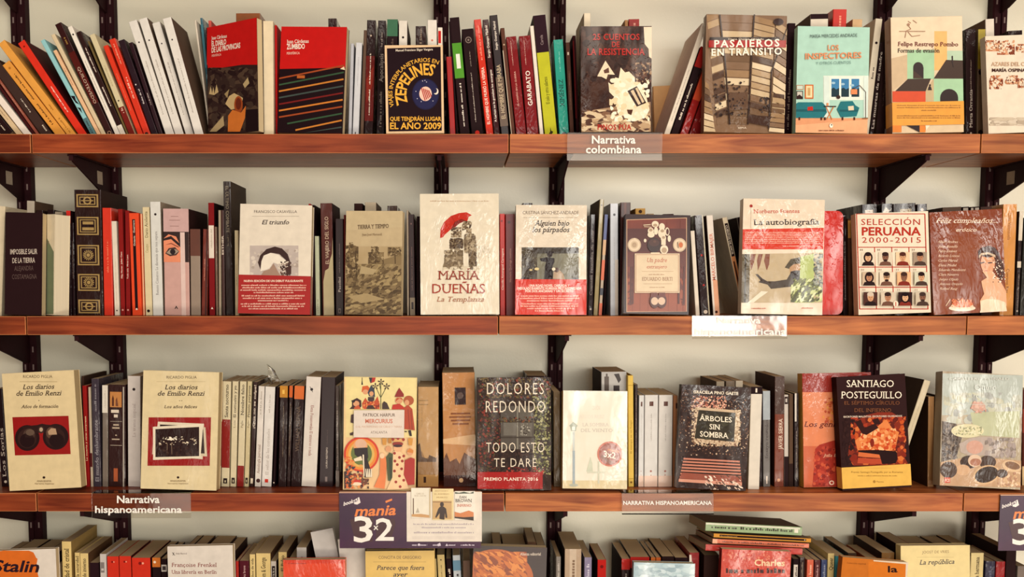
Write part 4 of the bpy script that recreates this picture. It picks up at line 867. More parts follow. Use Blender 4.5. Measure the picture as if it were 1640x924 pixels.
f.Pg([(770,450),(840,434),(838,684),(740,684),(745,620),(765,580)],'b4c07e'); f.blobs(720,560,880,682,60,['7a8050','c8cf96','5c6040','d8dcb4'],6,20,4,stretch=2.4,rot=-50); f.blobs(835,436,884,620,40,['7a8078','a8aca0','5f645c'],6,15,5); f.Pg([(500,684),(570,625),(605,628),(560,660),(530,684)],'e0d8c4')
f.greek(520,596,716,6,'c8806a'); f.greek(775,835,714,6,'c8806a')
f.done()
f = F('R10', (700,222), (990,215), (985,748), (700,748), 'plain red rounded-corner notebook behind the capped man book', 'red notebook', 'c23426', lean=3, t=0.018, y=0.043, fin='w', rounded=0.012)
f.done()
S('R10', 990, 1010, 985, 240, 'narrow black book with pale lettering', '1f1517', [G(.15,.75,'9a8f88',.4)], fin='w')
S('R11', 190, 212, 184, 255, 'narrow brown book with orange label', '6a4a36', [B(.8,.98,'d8a45c',.0,.7)])
S('R11', 262, 340, 255, 184, 'black wrapped book with number label', '231819', [T('790/1',.9,.96,'d8ccbc',.22,False) if 0 else B(.92,.95,'d8ccbc',.2,.75)], peek=True, fin='w')
S('R11', 358, 415, 355, 180, 'black wrapped book with white scrawl', '231819', [('p',[(.1,.92),(.4,.97),(.8,.93),(.9,.96),(.5,.9)],'d8ccbc')], peek=True, fin='w')
S('R11', 420, 535, 415, 180, 'black wrapped book, widest', '2c2019', [B(.92,.95,'b8a88a',.3,.8)], peek=True, fin='w')
S('R11', 540, 592, 537, 182, 'black wrapped book, narrow', '231819', [D(.5,.95,.15,'d8ccbc')], peek=True, fin='w')
f = F('j', (135,146), (640,143), (668,858), (150,858), 'white paperback with red grid of twelve portraits and red capitals', 'twelve portraits book', 'e2d8c4', lean=4, t=0.024, spine='d2c4a6', fin='m')
RR = 'b8402f'
q_ = lambda t_, y0=155, y1=825: None
def lx(x, y):  # columns slant with the cover
    return x+(y-155)*0.033
for (y,) in ((155,),(390,),(530,),(672,),(825,)): f.Ln(lx(137,y),y,lx(622,y)+ (y-155)*0.004,y,6,RR)
for x in (139,620): f.Ln(lx(x,155),155,lx(x,825),825,7,RR)
for x in (258,379,500): f.Ln(lx(x,390),390,lx(x,825),825,6,RR)
f.T('SELECCIÓN',172,586,233,42,RR,'n',track=.05); f.T('PERUANA',176,592,306,56,RR,'h'); f.T('2000-2015',178,592,358,38,RR,'n',track=.12)
hair = ['2b1c1a','3c2a24','5a3428','33241f','2b1c1a','33241f','4a362c','2b1c1a','cfc0ae','3c2a24','1f1517','4a3c34']
bgc = ['dccfba','d8cbb6','e0c8a8','a89684','c8b49c','e0d2bc','e2b890','d0cdb8','5a3c34','d2c4b0','3a2824','c8bca8']
for n_ in range(12):
    r_, c_ = divmod(n_, 4); y0 = (425,566,708)[r_]; x0 = lx(162+c_*121, y0); skin = ['d8b08c','b98a6c','d0a480','8a6450'][(n_*7+r_) % 4]
    f.R(x0,y0,x0+98,y0+95,bgc[n_])
    cx = x0+49; f.Pg([(x0+4,y0+95),(x0+14,y0+72),(cx-12,y0+64),(cx+12,y0+64),(x0+84,y0+72),(x0+94,y0+95)],['2e2422','7a5a4a','8a3a2c','55453c'][(n_*5) % 4])
    if n_ in (0, 4, 10): f.E(cx,y0+38,32,38,hair[n_]); 
    f.E(cx,y0+38,21,27,skin); f.E(cx-1,y0+14,23,15,hair[n_]); f.Pg([(cx-22,y0+14),(cx-22,y0+40),(cx-17,y0+24)],hair[n_]); f.Pg([(cx+22,y0+14),(cx+17,y0+24),(cx+22,y0+40)],hair[n_])
    f.E(cx-8,y0+36,3,2.5,'2b1c1a',n=8); f.E(cx+8,y0+36,3,2.5,'2b1c1a',n=8); f.R(cx-6,y0+52,cx+6,y0+55,'8a4a3c'); f.Ln(cx,y0+38,cx-1,y0+47,2.5,'a87c60')
    if n_ in (1, 5, 6, 11): f.E(cx,y0+58,14,8,hair[n_] if n_ != 6 else '8a6a54')
    if n_ == 5: f.frame(cx-16,y0+31,cx-2,y0+41,2,'2b1c1a'); f.frame(cx+2,y0+31,cx+16,y0+41,2,'2b1c1a')
    f.R(x0-6,y0-22,x0-2,y0-10,'8a6a58'); f.R(x0+6,y0-22,x0+10,y0-10,'8a6a58')
f.E(403,790,18,22,'e6d8c4'); f.T('I',400,406,806,28,RR,'h')
f.done()
f = F('k', (38,135), (545,130), (585,855), (65,855), 'brown paperback with a tiara-wearing woman and names in white script', 'brown birthday book', M('8f5436','w','87492f',12), lean=4, t=0.022, fin='w')
f.T('Feliz cumpleaños...',80,515,220,36,'f0e0cc','s',shear=.45); f.T('erótico',224,370,280,26,'f0e0cc','s',shear=.45)
for k_,(t_,w_) in enumerate((('Albert Andreu',145),('Juan Bonilla',140),('Pablo Estévez',135),('Ricardo Lozano',150),('Carlos Marzal',140),('Elena Medel',130),('Eduardo Mendicutti',192),('Clara Nevarra',140),('Sergio Olguín',135),('Antonio Orejudo',165),('Rafael Reig',130))):
    f.T(t_,94+k_*1.2,94+k_*1.2+w_,360+k_*33,16,'e8cfb8','s',shear=.4)
f.Pg([(378,420),(400,395),(450,380),(500,395),(525,430),(530,500),(500,490),(490,440),(440,420),(395,440),(385,480)],'4a2c22'); f.E(447,500,50,78,'d9a582',n=24); f.E(450,425,62,38,'4a2c22'); f.Pg([(385,450),(400,432),(450,426),(500,445),(506,470),(497,462),(450,440),(400,448),(386,470)],'c9b49a'); f.Pg([(500,440),(530,450),(560,520),(560,600),(530,620),(505,560)],'55352a')
f.Pg([(392,500),(425,492),(425,500),(398,508)],'4a2c22'); f.Pg([(445,498),(478,495),(478,503),(450,506)],'4a2c22'); f.Ln(432,500,426,540,4,'c08a68'); f.E(434,564,17,9,'b8503c'); f.E(455,540,60,0.1,'d9a582')
f.Pg([(408,560),(480,560),(500,590),(540,640),(575,700),(580,800),(560,850),(400,840),(390,770),(420,720),(405,660),(400,630),(440,605)],'dfb08e'); f.Pg([(395,770),(440,755),(520,760),(570,780),(584,850),(395,845)],'e8d2b8'); f.blobs(480,480,575,640,30,['e8d8c4','8a5a40','4a2c22','f0e4d4'],4,14,5)
f.E(265,820,95,22,'e8d8c4'); f.E(265,805,80,22,'e2c8ac'); f.Pg([(190,790),(215,755),(240,775),(265,745),(290,775),(320,760),(345,795),(300,815),(230,815)],'cf7a4c'); f.blobs(190,755,345,812,18,['b85a34','e2a07a','d88a5c'],7,16,6); f.Ln(150,805,180,758,5,'e2c8ac'); f.R(390,838,580,852,'e6d2bc')
f.done()
S('k', 135, 268, 130, 98, 'grey-brown book', '6a5a4e', peek=True, y=0.085)
S('k', 275, 322, 272, 94, 'white-labelled dark book', '2a1e1e', [B(.955,.99,'b8aea2',.05,.8)], peek=True, y=0.085)
S('k', 332, 394, 328, 94, 'dark book with two white bars', '2a1e1e', [B(.955,.99,'b8aea2',.02,.3), B(.955,.99,'b8aea2',.5,.95)], peek=True, y=0.085)
S('k', 400, 480, 397, 94, 'dark brown book', '4a3a34', peek=True, y=0.085)
S('k', 530, 628, 558, 75, 'orange-tan wrapped book with brown title', 'cc9555', [T('Luisa Valenzuela',.68,.92,'a06a38',.22,False), T('Cuerpos Rey',.2,.42,'8a5a30',.2,False)], fin='w')
S('k', 640, 668, 672, 125, 'dark book with cream head', '2f2624', [B(.72,1,'cfc4b2'), B(.46,.52,'cfc4b2'), G(.05,.4,'9a8f84',.3), D(.5,.04,.25,'c8bcac')], fin='w')
S('k', 672, 735, 705, 170, 'dark green book with white script', '2e332c', [T('Historia secreta',.3,.8,'b8b4a4',.4,True,'s')], fin='w')
# ------------------------------------------------------------------ third shelf
for n_, (x_, y_, s_) in dict(R12=(0,560,3.185), R13=(300,560,3.185), R14=(560,560,3.185), R15=(800,560,3.185), R16=(1040,560,3.185), R17=(1300,560,3.185),
    l=(120,590,4.4), m=(340,580,4.2), n=(540,590,4.4), o=(880,580,4.2), p=(1080,580,4.2), q=(1260,590,4.4), r=(1440,590,4.4)).items(): reg(n_, x_, y_, s_)
ROW[0] = 3
S('R12', 8, 46, -28, 200, 'black book with white script, cut by the left edge', '221517', [T('Los Sorias',.1,.6,'c8bcb0',.5,True,'s'), D(.6,.05,.2,'d8ccbc')], fin='g')
f = F('R12', (8,130), (378,112), (415,716), (50,722), 'cream paperback with binoculars on a red panel', 'binoculars book', 'dccba4', lean=3, t=0.03, y=0.013, page='cdb88e', fin='g')
f.T('RICARDO PIGLIA',118,267,152,15,'5a4632','n'); f.R(100,170,292,172,'a8966f'); f.T('Los diarios',118,278,210,24,'35241c','sb',shear=.25,slope=-3); f.T('de Emilio Renzi',84,315,243,24,'35241c','sb',shear=.25,slope=-3); f.R(197,265,201,269,'5a4632'); f.T('Años de formación',108,298,306,16,'4a3626','sb',shear=.25,slope=-2)
f.Pg([(64,352),(350,345),(361,540),(77,547)],'9d211e')
f.E(140,458,63,66,'2a1816',n=28); f.E(285,452,66,66,'2a1816',n=28); f.Pg([(110,400),(190,392),(215,385),(240,390),(315,395),(300,440),(210,430),(150,440)],'33201c'); f.E(140,460,48,50,'3d2822'); f.E(283,455,50,50,'3d2822'); f.E(150,440,30,30,'5a463c'); f.E(262,432,26,30,'6a5244'); f.E(140,470,38,36,'241413'); f.E(290,470,38,36,'241413'); f.Pg([(245,425),(262,408),(285,410),(292,440),(250,442)],'b89c80'); f.E(155,430,22,16,'7d6a5a'); f.E(211,416,16,18,'4a3630'); f.E(211,415,9,11,'b8a48c')
for k_ in range(8): f.Ln(130,418+k_*5,180,418+k_*5,1.5,'4a3630')
f.E(226,659,7,6,'3a281e'); f.T('ANAGRAMA',190,264,682,9,'8a7350','n'); f.T('Narrativas hispánicas',180,277,694,8,'8a7350','n')
f.done()
S('R12', 418, 432, 412, 135, 'dark edge of a book', '4a382c', y=0.09)
S('l', 76, 106, 50, 122, 'red book with cream title', '9a231f', [T('La muerte y otras sorpresas',.26,.7,'ecd8b0',.34)], fin='m')
S('l', 109, 127, 90, 132, 'thin grey-white book', 'b8ab98', [B(.2,.34,'5a2420')])
S('l', 131, 184, 112, 72, 'dark silver wrapped book', '45404a', [T('El mundo deslumbrante',.05,.62,'a8a4a8',.5,True,'s'), G(.7,.95,'8a868c',.4)], fin='w')
S('l', 191, 231, 190, 118, 'grey wrapped book with white head label', '7d746a', [B(.73,1,'d8d2c6'), G(.78,.95,'b8b0a4',.25)], fin='w')
S('l', 236, 354, 235, 113, 'very thick dark brown book with orange picture', '38231f', [B(.78,.93,'c08a54',.08,.78), ('p',[(.2,.79),(.2,.86),(.26,.9),(.32,.86),(.32,.79)],'5a3422'), ('p',[(.42,.79),(.42,.85),(.5,.88),(.58,.79)],'7a4a2c'), B(.64,.642,'d8ccb8',.1,.8), B(.405,.408,'d8ccb8',.1,.8),
   B(.0,.98,'b8b0a4',.86,.93), B(.05,.18,'a8603c',.3,.55), B(.725,.755,'d8ccbc',.15,.62), B(.68,.71,'d8ccbc',.32,.55), B(.6,.615,'b8a894',.28,.62), B(.57,.585,'b8a894',.22,.66), B(.5,.512,'b8a894',.4,.5), B(.46,.472,'b8a894',.2,.66)], fin='w')
S('l', 372, 462, 368, 52, 'grey-white glossy book with black emblem', 'c9c2bc', [D(.5,.88,.12,'2a2424'), T('La trama nupcial',.45,.75,'a89c98',.24,True,'s')], fin='w', side='8a7a6a')
f = F('l', (482,24), (1018,18), (996,856), (463,852), 'cream wrapped paperback with stacked photographs on a red panel', 'stacked photographs book', 'dbcca6', lean=4, t=0.03, y=0.014, page='c8b48c', fin='w')
f.T('RICARDO PIGLIA',645,858,72,19,'4a3a2a','n'); f.R(575,92,920,94,'b0a07c'); f.T('Los diarios',635,866,148,32,'33231a','sb',shear=.25); f.T('de Emilio Renzi',584,916,192,32,'33231a','sb',shear=.25); f.R(735,226,742,230,'6a553c'); f.R(750,226,757,230,'6a553c'); f.T('Los años felices',630,862,280,20,'4a3626','sb',shear=.25)
f.Pg([(520,345),(960,345),(950,686),(512,686)],'9d211e')
f.Pg([(585,375),(910,390),(900,640),(560,610)],'dacfb8'); f.Pg([(600,395),(895,408),(888,600),(600,600)],'2c1b18'); f.Pg([(560,410),(920,415),(932,620),(545,605)],'cfc2a8'); f.Pg([(570,425),(905,430),(915,600),(560,590)],'35241f'); f.Pg([(550,412),(905,390),(885,632),(552,645)],'e0d6c0')
f.Pg([(568,428),(876,412),(876,618),(568,625)],'2e1c18'); f.blobs(580,480,870,540,16,['e8dcc4','b8a48c','d8c8ae'],3,9,4,stretch=2,rot=0); f.Ln(652,530,650,600,4,'8a7662'); f.Ln(682,530,684,605,4,'8a7662'); f.blobs(630,480,720,505,6,['efe6d2'],6,14,5,stretch=2,rot=0); f.blobs(570,550,874,618,14,['3d2a24','47342c'],8,24,6)
f.E(728,768,9,8,'3a281e'); f.T('ANAGRAMA',672,782,798,11,'8a7350','n'); f.T('Narrativas hispánicas',655,800,815,9,'8a7350','n')
f.done()
S('m', 42, 54, 62, 128, 'very thin red-banded cream book', 'b8a88c', [B(.2,.62,'8a2a22')])
AN = 'd0c6a8'
def ana(t1, t2, extra=()): return list(extra)+[T(t1,.66,.96,'2e241a',.42,True,'sb'), T(t2,.56,.63,'7a6c50',.32,True,'s'), B(.03,.085,'241a18',.22,.78), B(.04,.065,'d0c6a8',.42,.58)]
S('m', 57, 112, 70, 128, 'cream book with broad red band and bold title', AN, [B(.18,.64,'8e2a22'), T('Santa nocturno',.66,.97,'2e241a',.4,True,'sb'), B(.03,.08,'241a18',.25,.75), B(.04,.06,AN,.42,.58)], fin='w')
S('m', 117, 158, 133, 128, 'cream book without band', AN, ana('El corrosivo y yo','Lois'), fin='w')
S('m', 164, 209, 183, 128, 'cream book with red foot', AN, [B(.0,.2,'8e2a22'), T('Nombre falso',.68,.97,'2e241a',.42,True,'sb'), T('Piglia',.56,.63,'7a6c50',.32,True,'s')], fin='w')
S('m', 212, 243, 234, 128, 'narrow cream book with bold title', 'c8bc98', ana('Prisión perpetua','Piglia'), fin='w')
S('m', 248, 276, 274, 132, 'dark book with bold white title', '3c2a26', [T('¡Que no se culpe!',.56,.97,'e2d6c4',.5,True,'sb'), B(.03,.08,'d8ccb8',.2,.8)], fin='w')
S('m', 282, 325, 308, 160, 'white book with large title at the foot', 'd6d0c8', [T('Antología personal',.13,.42,'8a6a58',.42,True,'s'), G(.72,.95,'aaa296',.3), D(.55,.06,.34,'4a2c28')], fin='w')
S('m', 328, 396, 354, 163, 'white wrapped book with small red square', 'd9d5cf', [T('El señor de los coroneles',.12,.58,'b3aaa2',.3,True,'s'), G(.74,.92,'b8b0a8',.2), B(.04,.075,'c8402f',.32,.66)], fin='w', side='3a2a28')
S('m', 402, 420, 430, 168, 'thin black book', '1d1315', [D(.5,.04,.3,'d8ccbc')])
S('m', 441, 495, 453, 158, 'black wrapped book with yellow head', '2b1d1b', [B(.885,1,'c08c34'), B(.92,.96,'e0b860',.3,.6), G(.3,.8,'8a7a68',.14)], fin='w')
S('m', 498, 522, 517, 158, 'narrow black wrapped book with orange head', '2e1f1b', [B(.885,1,'c86a32'), G(.3,.82,'9a8870',.3)], fin='w')
S('m', 526, 592, 552, 158, 'wide black wrapped book with orange head', '2b1d1b', [B(.87,1,'d0763c'), T('WILLIAM OSPINA',.35,.8,'6a5a4c',.4)], fin='w')
S('m', 596, 697, 630, 95, 'wide white book with black emblem', 'd6cfc6', [D(.4,.885,.1,'2a2424'), ('p',[(.3,.91),(.5,.86),(.46,.86),(.26,.91)],'2a2424'), T('Elena Poniatowska El universo o nada',.28,.74,'9a5a50',.2,False,'s')], fin='g', side='5a463c')
S('m', 716, 811, 733, 99, 'wide black book with small silver title', '2c1d21', [T('LAURA RESTREPO',.17,.36,'c8bcb0',.12), G(.38,.52,'5a4a48',.1), B(.045,.09,'8a7c78',.42,.58)], fin='g', side='3a2a28')
S('m', 828, 853, 826, 158, 'narrow grey wrapped book', '5f5650', [G(.2,.85,'a89c90',.5), B(.0,.16,'8a8078')], fin='w')
f = F('n', (50,78), (560,75), (550,872), (40,872), 'paperback with colourful medieval figures and a white title plate', 'medieval figures book', 'e2d29c', lean=4, t=0.026, y=0.015, fin='g', spine='e8d8b0')
f.R(60,85,552,300,'e4d69e'); f.Pg([(40,500),(556,500),(550,872),(40,872)],'e2c396'); f.R(42,80,62,870,'e2c99a')
# upper scene
f.Ln(176,78,176,130,5,'2e2a2c'); f.Pg([(170,130),(176,78),(182,130)],'2e2a2c'); f.Pg([(172,180),(178,140),(215,135),(235,160),(230,185)],'cf6a34'); f.E(200,180,20,18,'d8a47c'); f.Pg([(215,185),(225,160),(240,130),(262,160),(268,215),(225,210)],'3f4a58'); f.E(242,192,15,17,'d8a47c'); f.Pg([(218,215),(262,215),(262,240),(240,250),(216,240)],'4a3a3c'); f.Pg([(224,78),(272,78),(265,108),(235,118)],'b83a2c'); f.Pg([(224,78),(248,78),(240,118),(232,110)],'3a4048')
f.Pg([(175,260),(200,220),(215,245),(260,250),(285,210),(300,262),(300,300),(180,300)],'c05a34'); f.blobs(180,245,300,300,16,['d8783e','8e3a28','e0a060'],8,18,2); f.Pg([(205,300),(215,275),(250,272),(270,300)],'4a3230')
f.Pg([(88,300),(105,280),(105,240),(140,222),(170,240),(172,280),(155,300)],'4a2c28'); f.E(135,262,22,20,'d8a47c'); f.Pg([(100,240),(130,232),(125,252),(108,258)],'2e2224'); f.Pg([(120,290),(150,270),(168,300),(120,300)],'c8643c')
f.Ln(308,300,308,120,5,'4f5a34'); f.Ln(308,220,275,150,4,'4f5a34'); f.Ln(308,220,345,150,4,'4f5a34'); f.Ln(308,170,300,130,4,'4f5a34')
for (x,y) in ((310,110),(270,140),(350,142)):
    for k_ in range(5):
        a_ = k_*1.257-1.57; f.Pg([(x,y),(x+18*math.cos(a_-.3),y+18*math.sin(a_-.3)),(x+26*math.cos(a_),y+26*math.sin(a_)),(x+18*math.cos(a_+.3),y+18*math.sin(a_+.3))],'4a3430')
f.Pg([(318,300),(318,260),(332,245),(352,258),(370,300)],'4a3c34'); f.Pg([(405,215),(420,180),(438,150),(470,195),(470,215)],'96302a'); f.E(435,240,26,24,'d8a47c'); f.Pg([(408,250),(420,222),(455,222),(470,240),(440,225)],'b85a2c'); f.Pg([(385,302),(392,270),(440,262),(470,285),(470,302)],'bf3a2c'); f.E(505,240,36,34,'b0623a'); f.E(492,255,16,20,'d8a47c'); f.Pg([(470,290),(500,270),(530,300),(548,450),(470,440)],'b4512f'); f.Ln(500,300,510,440,4,'8e3a28'); f.Ln(520,310,530,445,4,'8e3a28'); f.Pg([(500,452),(520,448),(528,490),(512,490)],'2e2224'); f.R(476,455,492,462,'2e2224')
f.Pg([(100,340),(118,335),(118,400),(96,395)],'4a3230'); f.Pg([(90,470),(116,460),(112,485),(92,485)],'4a3230')
# lower scene
f.E(172,618,124,124,'cf4a30',n=36); f.E(172,618,110,110,'e2933f',n=36); f.E(172,618,92,92,'d8b466',n=36); f.E(172,615,74,80,'6f7d46',n=30); f.E(165,560,50,50,'e0a878'); f.E(168,545,40,34,'d8b49a'); f.Pg([(120,575),(215,570),(220,640),(200,680),(150,640),(125,620)],'2e2a2c'); f.Pg([(180,590),(210,640),(235,720),(248,778),(195,782),(190,700)],'26201f')
for k_ in range(4): f.Pg([(200+k_*13,720),(206+k_*13,720),(214+k_*11,778),(204+k_*11,778)],'e8dcc4')
f.Pg([(180,620),(190,620),(195,770),(188,770)],'e8dcc4'); f.Pg([(118,650),(170,630),(180,660),(125,668)],'e8d8bc'); f.blobs(52,635,125,690,10,['e0a05c','d8783e'],10,22,7); f.Pg([(50,740),(80,735),(110,760),(95,850),(52,860)],'4a2c28'); f.blobs(60,690,190,860,34,['5a4a3c','cf6a34','3a4048','8e3a28','e0a060'],9,22,8); f.blobs(165,790,225,860,10,['7a4a34','3f2c28'],10,22,9); f.E(140,812,32,16,'c8402f'); f.E(140,826,34,12,'e8d8bc'); f.blobs(60,780,120,860,8,['d8783e','4a2c28'],8,18,18)
f.Pg([(260,850),(300,760),(305,640),(330,610),(350,660),(345,780),(335,860)],'df8a54'); f.E(318,628,18,20,'e8c8a4'); f.Pg([(345,640),(370,605),(400,620),(405,700),(395,800),(360,805),(352,720)],'55603f'); f.E(362,580,22,20,'d8a47c'); f.Pg([(365,640),(385,640),(390,790),(372,790)],'3f4a34')
f.Pg([(395,600),(430,585),(470,620),(478,760),(505,860),(350,868),(390,780)],'e8c9a0'); f.E(428,575,30,26,'e2b48c'); f.E(428,545,38,14,'9a3a34'); f.Pg([(392,508),(476,508),(470,530),(398,530)],'dcae74'); f.E(428,558,32,10,'4a2c34')
for (x,y) in ((405,610),(440,640),(470,630),(425,690),(455,720),(405,735),(440,770),(470,800),(415,812),(445,845),(460,665),(408,665),(395,512),(430,506),(468,514)): f.E(x,y,10,10,'a23a30',n=12)
f.Pg([(478,660),(520,640),(548,650),(546,830),(500,835),(470,760)],'b0342a'); f.E(515,600,22,24,'d8a47c'); f.Pg([(490,600),(512,575),(538,590),(535,610)],'cf8a44'); f.Pg([(318,505),(350,505),(346,552),(322,552)],'cf9a4c'); f.Pg([(500,505),(535,505),(528,555),(505,555)],'cf9a4c'); f.R(362,505,384,540,'c08a44')
f.Pg([(120,308),(475,306),(472,502),(118,498)],'ddd2c6'); f.T('PATRICK HARPUR',185,410,352,22,'6a564a','b'); f.T('MERCURIUS',200,392,398,28,'c8765a','h'); f.T('O EL MATRIMONIO DE CIELO Y TIERRA',132,458,430,13,'c8a48c','n'); f.T('ATALANTA',238,355,472,18,'8a7c70','n')
f.done()
S('n', 566, 712, 566, 130, 'very thick beige wrapped volume with sepia picture', 'bb9a6f', [('p',[(0,.3),(.2,.36),(.35,.28),(.6,.31),(.8,.27),(1,.32),(1,0),(0,0)],'9a7a54'), ('p',[(0,.42),(.1,.44),(.2,.3),(.5,.28),(.55,.32),(.9,.29),(.9,.25),(0,.25)],'5f4a38'), B(.0,.12,'b8925f'), B(.04,.1,'4a3628',.28,.4), G(.6,.8,'a08660',.05,.2), B(.86,.87,'a08660',.05,.5), B(.82,.83,'a08660',.05,.5)], fin='w')
S('R14', 480, 645, 471, 118, 'very thick sepia wrapped volume with dark emblem and orange sky', 'bd8d5c', [('p',[(0,0),(0,.24),(.1,.3),(.2,.22),(.4,.25),(.5,.2),(.65,.3),(.8,.27),(1,.24),(1,0)],'6f4c38'), B(0,.1,'4a302a'), ('p',[(0,.42),(1,.46),(1,.36),(0,.38)],'d6b48c'), B(.72,.87,'3a2a2a',.38,.72), D(.55,.8,.1,'6a5a54'), B(.635,.65,'8a5a3a',.25,.85), B(.605,.62,'8a5a3a',.2,.88), B(.575,.59,'8a5a3a',.25,.85), B(.545,.56,'8a5a3a',.3,.8), D(.54,.055,.07,'d8b48c')], fin='w', side='4a362c', d=0.15)
f = F('R14', (652,150), (1025,140), (1031,722), (650,718), 'dark wrapped book with ivy around a window and tall white capitals', 'ivy window book', M('43352a','w','30251f',40), lean=4, t=0.03, y=0.016, fin='w')
IV = ['5c5034','6f6040','3a2e24','4a3c2c','8a4a3c','7d6c48']
f.blobs(655,145,1025,250,120,IV,6,16,1); f.blobs(655,250,770,640,150,['5a3a30','6f4438','3a2a24','5c5034','8a4438'],6,15,2); f.blobs(930,240,1026,640,170,['6f7048','8a8a5c','4f5034','a8a478','3a3226'],6,15,3)
f.R(770,290,940,510,'5f5a52'); f.R(785,375,850,440,'77736a'); f.R(865,300,930,365,'6a665c'); f.R(865,375,930,445,'716d64'); f.Ln(856,290,856,510,8,'8a867a'); f.Ln(770,370,940,370,7,'4a443c'); f.Ln(770,450,940,450,7,'4a443c'); f.Ln(880,380,880,440,4,'a8a498'); f.blobs(870,380,920,440,10,['a8a498','4a443c'],5,12,4); f.blobs(770,345,945,375,30,IV,5,11,5); f.blobs(740,510,940,640,80,['3a2c24','4a382e','2c221e'],8,20,6); f.blobs(800,600,1000,640,24,['8a3a34','b0503f','6a2c28'],5,13,7)
f.T('DOLORES',700,990,230,58,'e6dac6','l',track=.1); f.T('REDONDO',694,996,322,58,'e6dac6','l',track=.09); f.T('TODO ESTO',696,992,526,50,'e6dac6','l',track=.09); f.T('TE DARÉ',736,952,600,44,'e6dac6','l',track=.1)
f.R(648,626,984,712,'a82420'); f.T('PREMIO PLANETA 2016',685,960,670,16,'f2e4d4','b',track=.05)
f.done()
S('R15', 130, 232, 138, 132, 'dark wrapped book top', '3d2d26', peek=True, fin='w', y=0.095)
S('R15', 276, 312, 274, 215, 'olive-brown wrapped book', '6d5c40', [G(.3,.7,'8f7d5c',.2)], fin='w')
S('o', 350, 520, 348, 66, 'thick book with black-and-white bottle picture', 'b4b2ae', [('p',[(.1,.98),(.1,.88),(.15,.95),(.18,.985),(.22,.985),(.26,.95),(.32,.88),(.32,.98)],'4a4440') if 0 else B(.8,.96,'5a5048',.12,.3), B(.96,.985,'5a5048',.18,.25), ('p',[(.5,.98),(.7,.985),(.78,.93),(.68,.9),(.6,.94)],'2e2624'), B(.8,.88,'2e2624',.48,.72)], peek=True, side='4a3a30', fin='g', y=0.085)
f = F('o', (92,200), (524,195), (521,852), (88,860), 'thick white wrapped book with pale lamp post and round red sticker', 'white lamp-post book', M('e4ded0','w','dcd4c2',8), lean=8, t=0.036, y=0.014, fin='w', spine='c8a468', hard=True)
f.R(88,800,524,862,'d8cba8'); f.T('CARLOS RUIZ',180,370,382,22,'ddd6c8','s'); f.T('ZAFÓN',290,340,325,26,'d8d0c0','s'); f.T('LA SOMBRA',222,400,436,22,'cfc8bc','s'); f.T('DEL VIENTO',212,425,474,22,'c4bdb0','s')
f.Pg([(132,432),(160,405),(190,432),(182,440),(178,468),(145,468),(140,440)],'aab0a0'); f.R(150,438,172,462,'d8d6c8'); f.R(156,470,170,600,'c3c8c2'); f.R(155,600,172,830,'a8b4b8'); f.E(163,832,30,10,'b8bcae'); f.Pg([(248,740),(262,690),(275,640),(290,690),(292,740)],'cdd0bc'); f.R(325,670,336,820,'cfd0be'); f.Pg([(250,740),(380,740),(375,752),(255,752)],'d4d4c2')
f.E(405,622,84,84,'d08a78','round_sticker',n=36); f.E(405,622,74,74,'a8756a','round_sticker',n=36); f.T('3x2',365,445,640,40,'f0e4d6','h','round_sticker',slope=14); f.T('mania',392,468,600,20,'d8a080','h','round_sticker',slope=14); f.Ln(345,640,415,690,5,'8a8478','round_sticker'); f.Ln(350,630,425,682,5,'8a8478','round_sticker')
f.done()
S('o', 531, 569, 526, 90, 'yellow hardback with small title', 'd9bd68', [T('El tiempo es un fuego',.3,.6,'a88a3c',.3), B(.91,.915,'b8963f'), B(.07,.075,'b8963f'), D(.5,.04,.2,'8a6a34')], hard=True)
S('o', 572, 592, 574, 150, 'narrow dark silver wrapped book', '3f3431', [G(.1,.9,'8a7f78',.4)], fin='w')
WB = lambda: [B(.88,.93,'6a4a40',.35,.65), G(.5,.8,'b0aaa4',.1), G(.08,.14,'b08474',.14), D(.5,.17,.08,'a87468'), B(.0,.12,'ddc4b4')]
S('o', 597, 633, 602, 223, 'narrow white wrapped book, first of three white spines', 'd2d2d0', WB(), fin='w')
S('o', 636, 726, 641, 221, 'white wrapped book, middle of three white spines', 'd4d2ce', WB(), fin='w')
S('o', 730, 824, 736, 221, 'white wrapped book, last of three white spines', 'd6d2cc', WB(), fin='w')
S('o', 829, 858, 833, 225, 'tan book with brown edge', 'a87a58', [B(.86,.92,'3a2420',.6,1)])
f = F('p', (50,155), (515,185), (482,878), (10,850), 'dark wrapped paperback with a garden bench and a dark title plate, leaning', 'garden bench book', M('3d2a22','w','2a1c18',50), lean=4, t=0.022, y=0.014, fin='w')
f.blobs(20,240,500,640,230,['4f3a2e','5f4636','33241e','6f5240','8a6650','c8b098'],5,12,1); f.blobs(110,235,350,330,90,['b87a68','d8a48c','8a4f40','e0bca4'],6,14,2); f.blobs(45,195,135,300,26,['5f4636','33241e'],8,16,3)
f.Pg([(140,310),(440,335),(425,575),(120,545)],'cbb59a'); f.blobs(115,310,160,545,40,['d8c4a8','b39c80','6a503f'],8,17,4); f.blobs(400,330,445,570,44,['dccab0','b39c80','e6d6be'],8,17,5); f.blobs(120,528,430,575,44,['d8c4a8','b8a084','8a6a54'],8,15,6)
f.Pg([(162,330),(410,350),(400,545),(135,520)],'3c3a2c'); f.blobs(170,360,400,530,26,['4a4a38','343226','525040'],12,28,7)
f.Pg([(60,640),(440,668),(440,690),(56,650)],'3a2420')
for k_ in range(8): f.Pg([(60-k_*4.2,652+k_*20),(438+k_*2,672+k_*20.5),(438+k_*2,683+k_*20.5),(59-k_*4.2,663+k_*20)],'c98a74')
f.Pg([(28,792),(452,820),(452,840),(26,812)],'cf9a84'); f.Pg([(50,750),(448,778),(450,815),(30,790)],'9a5a48')
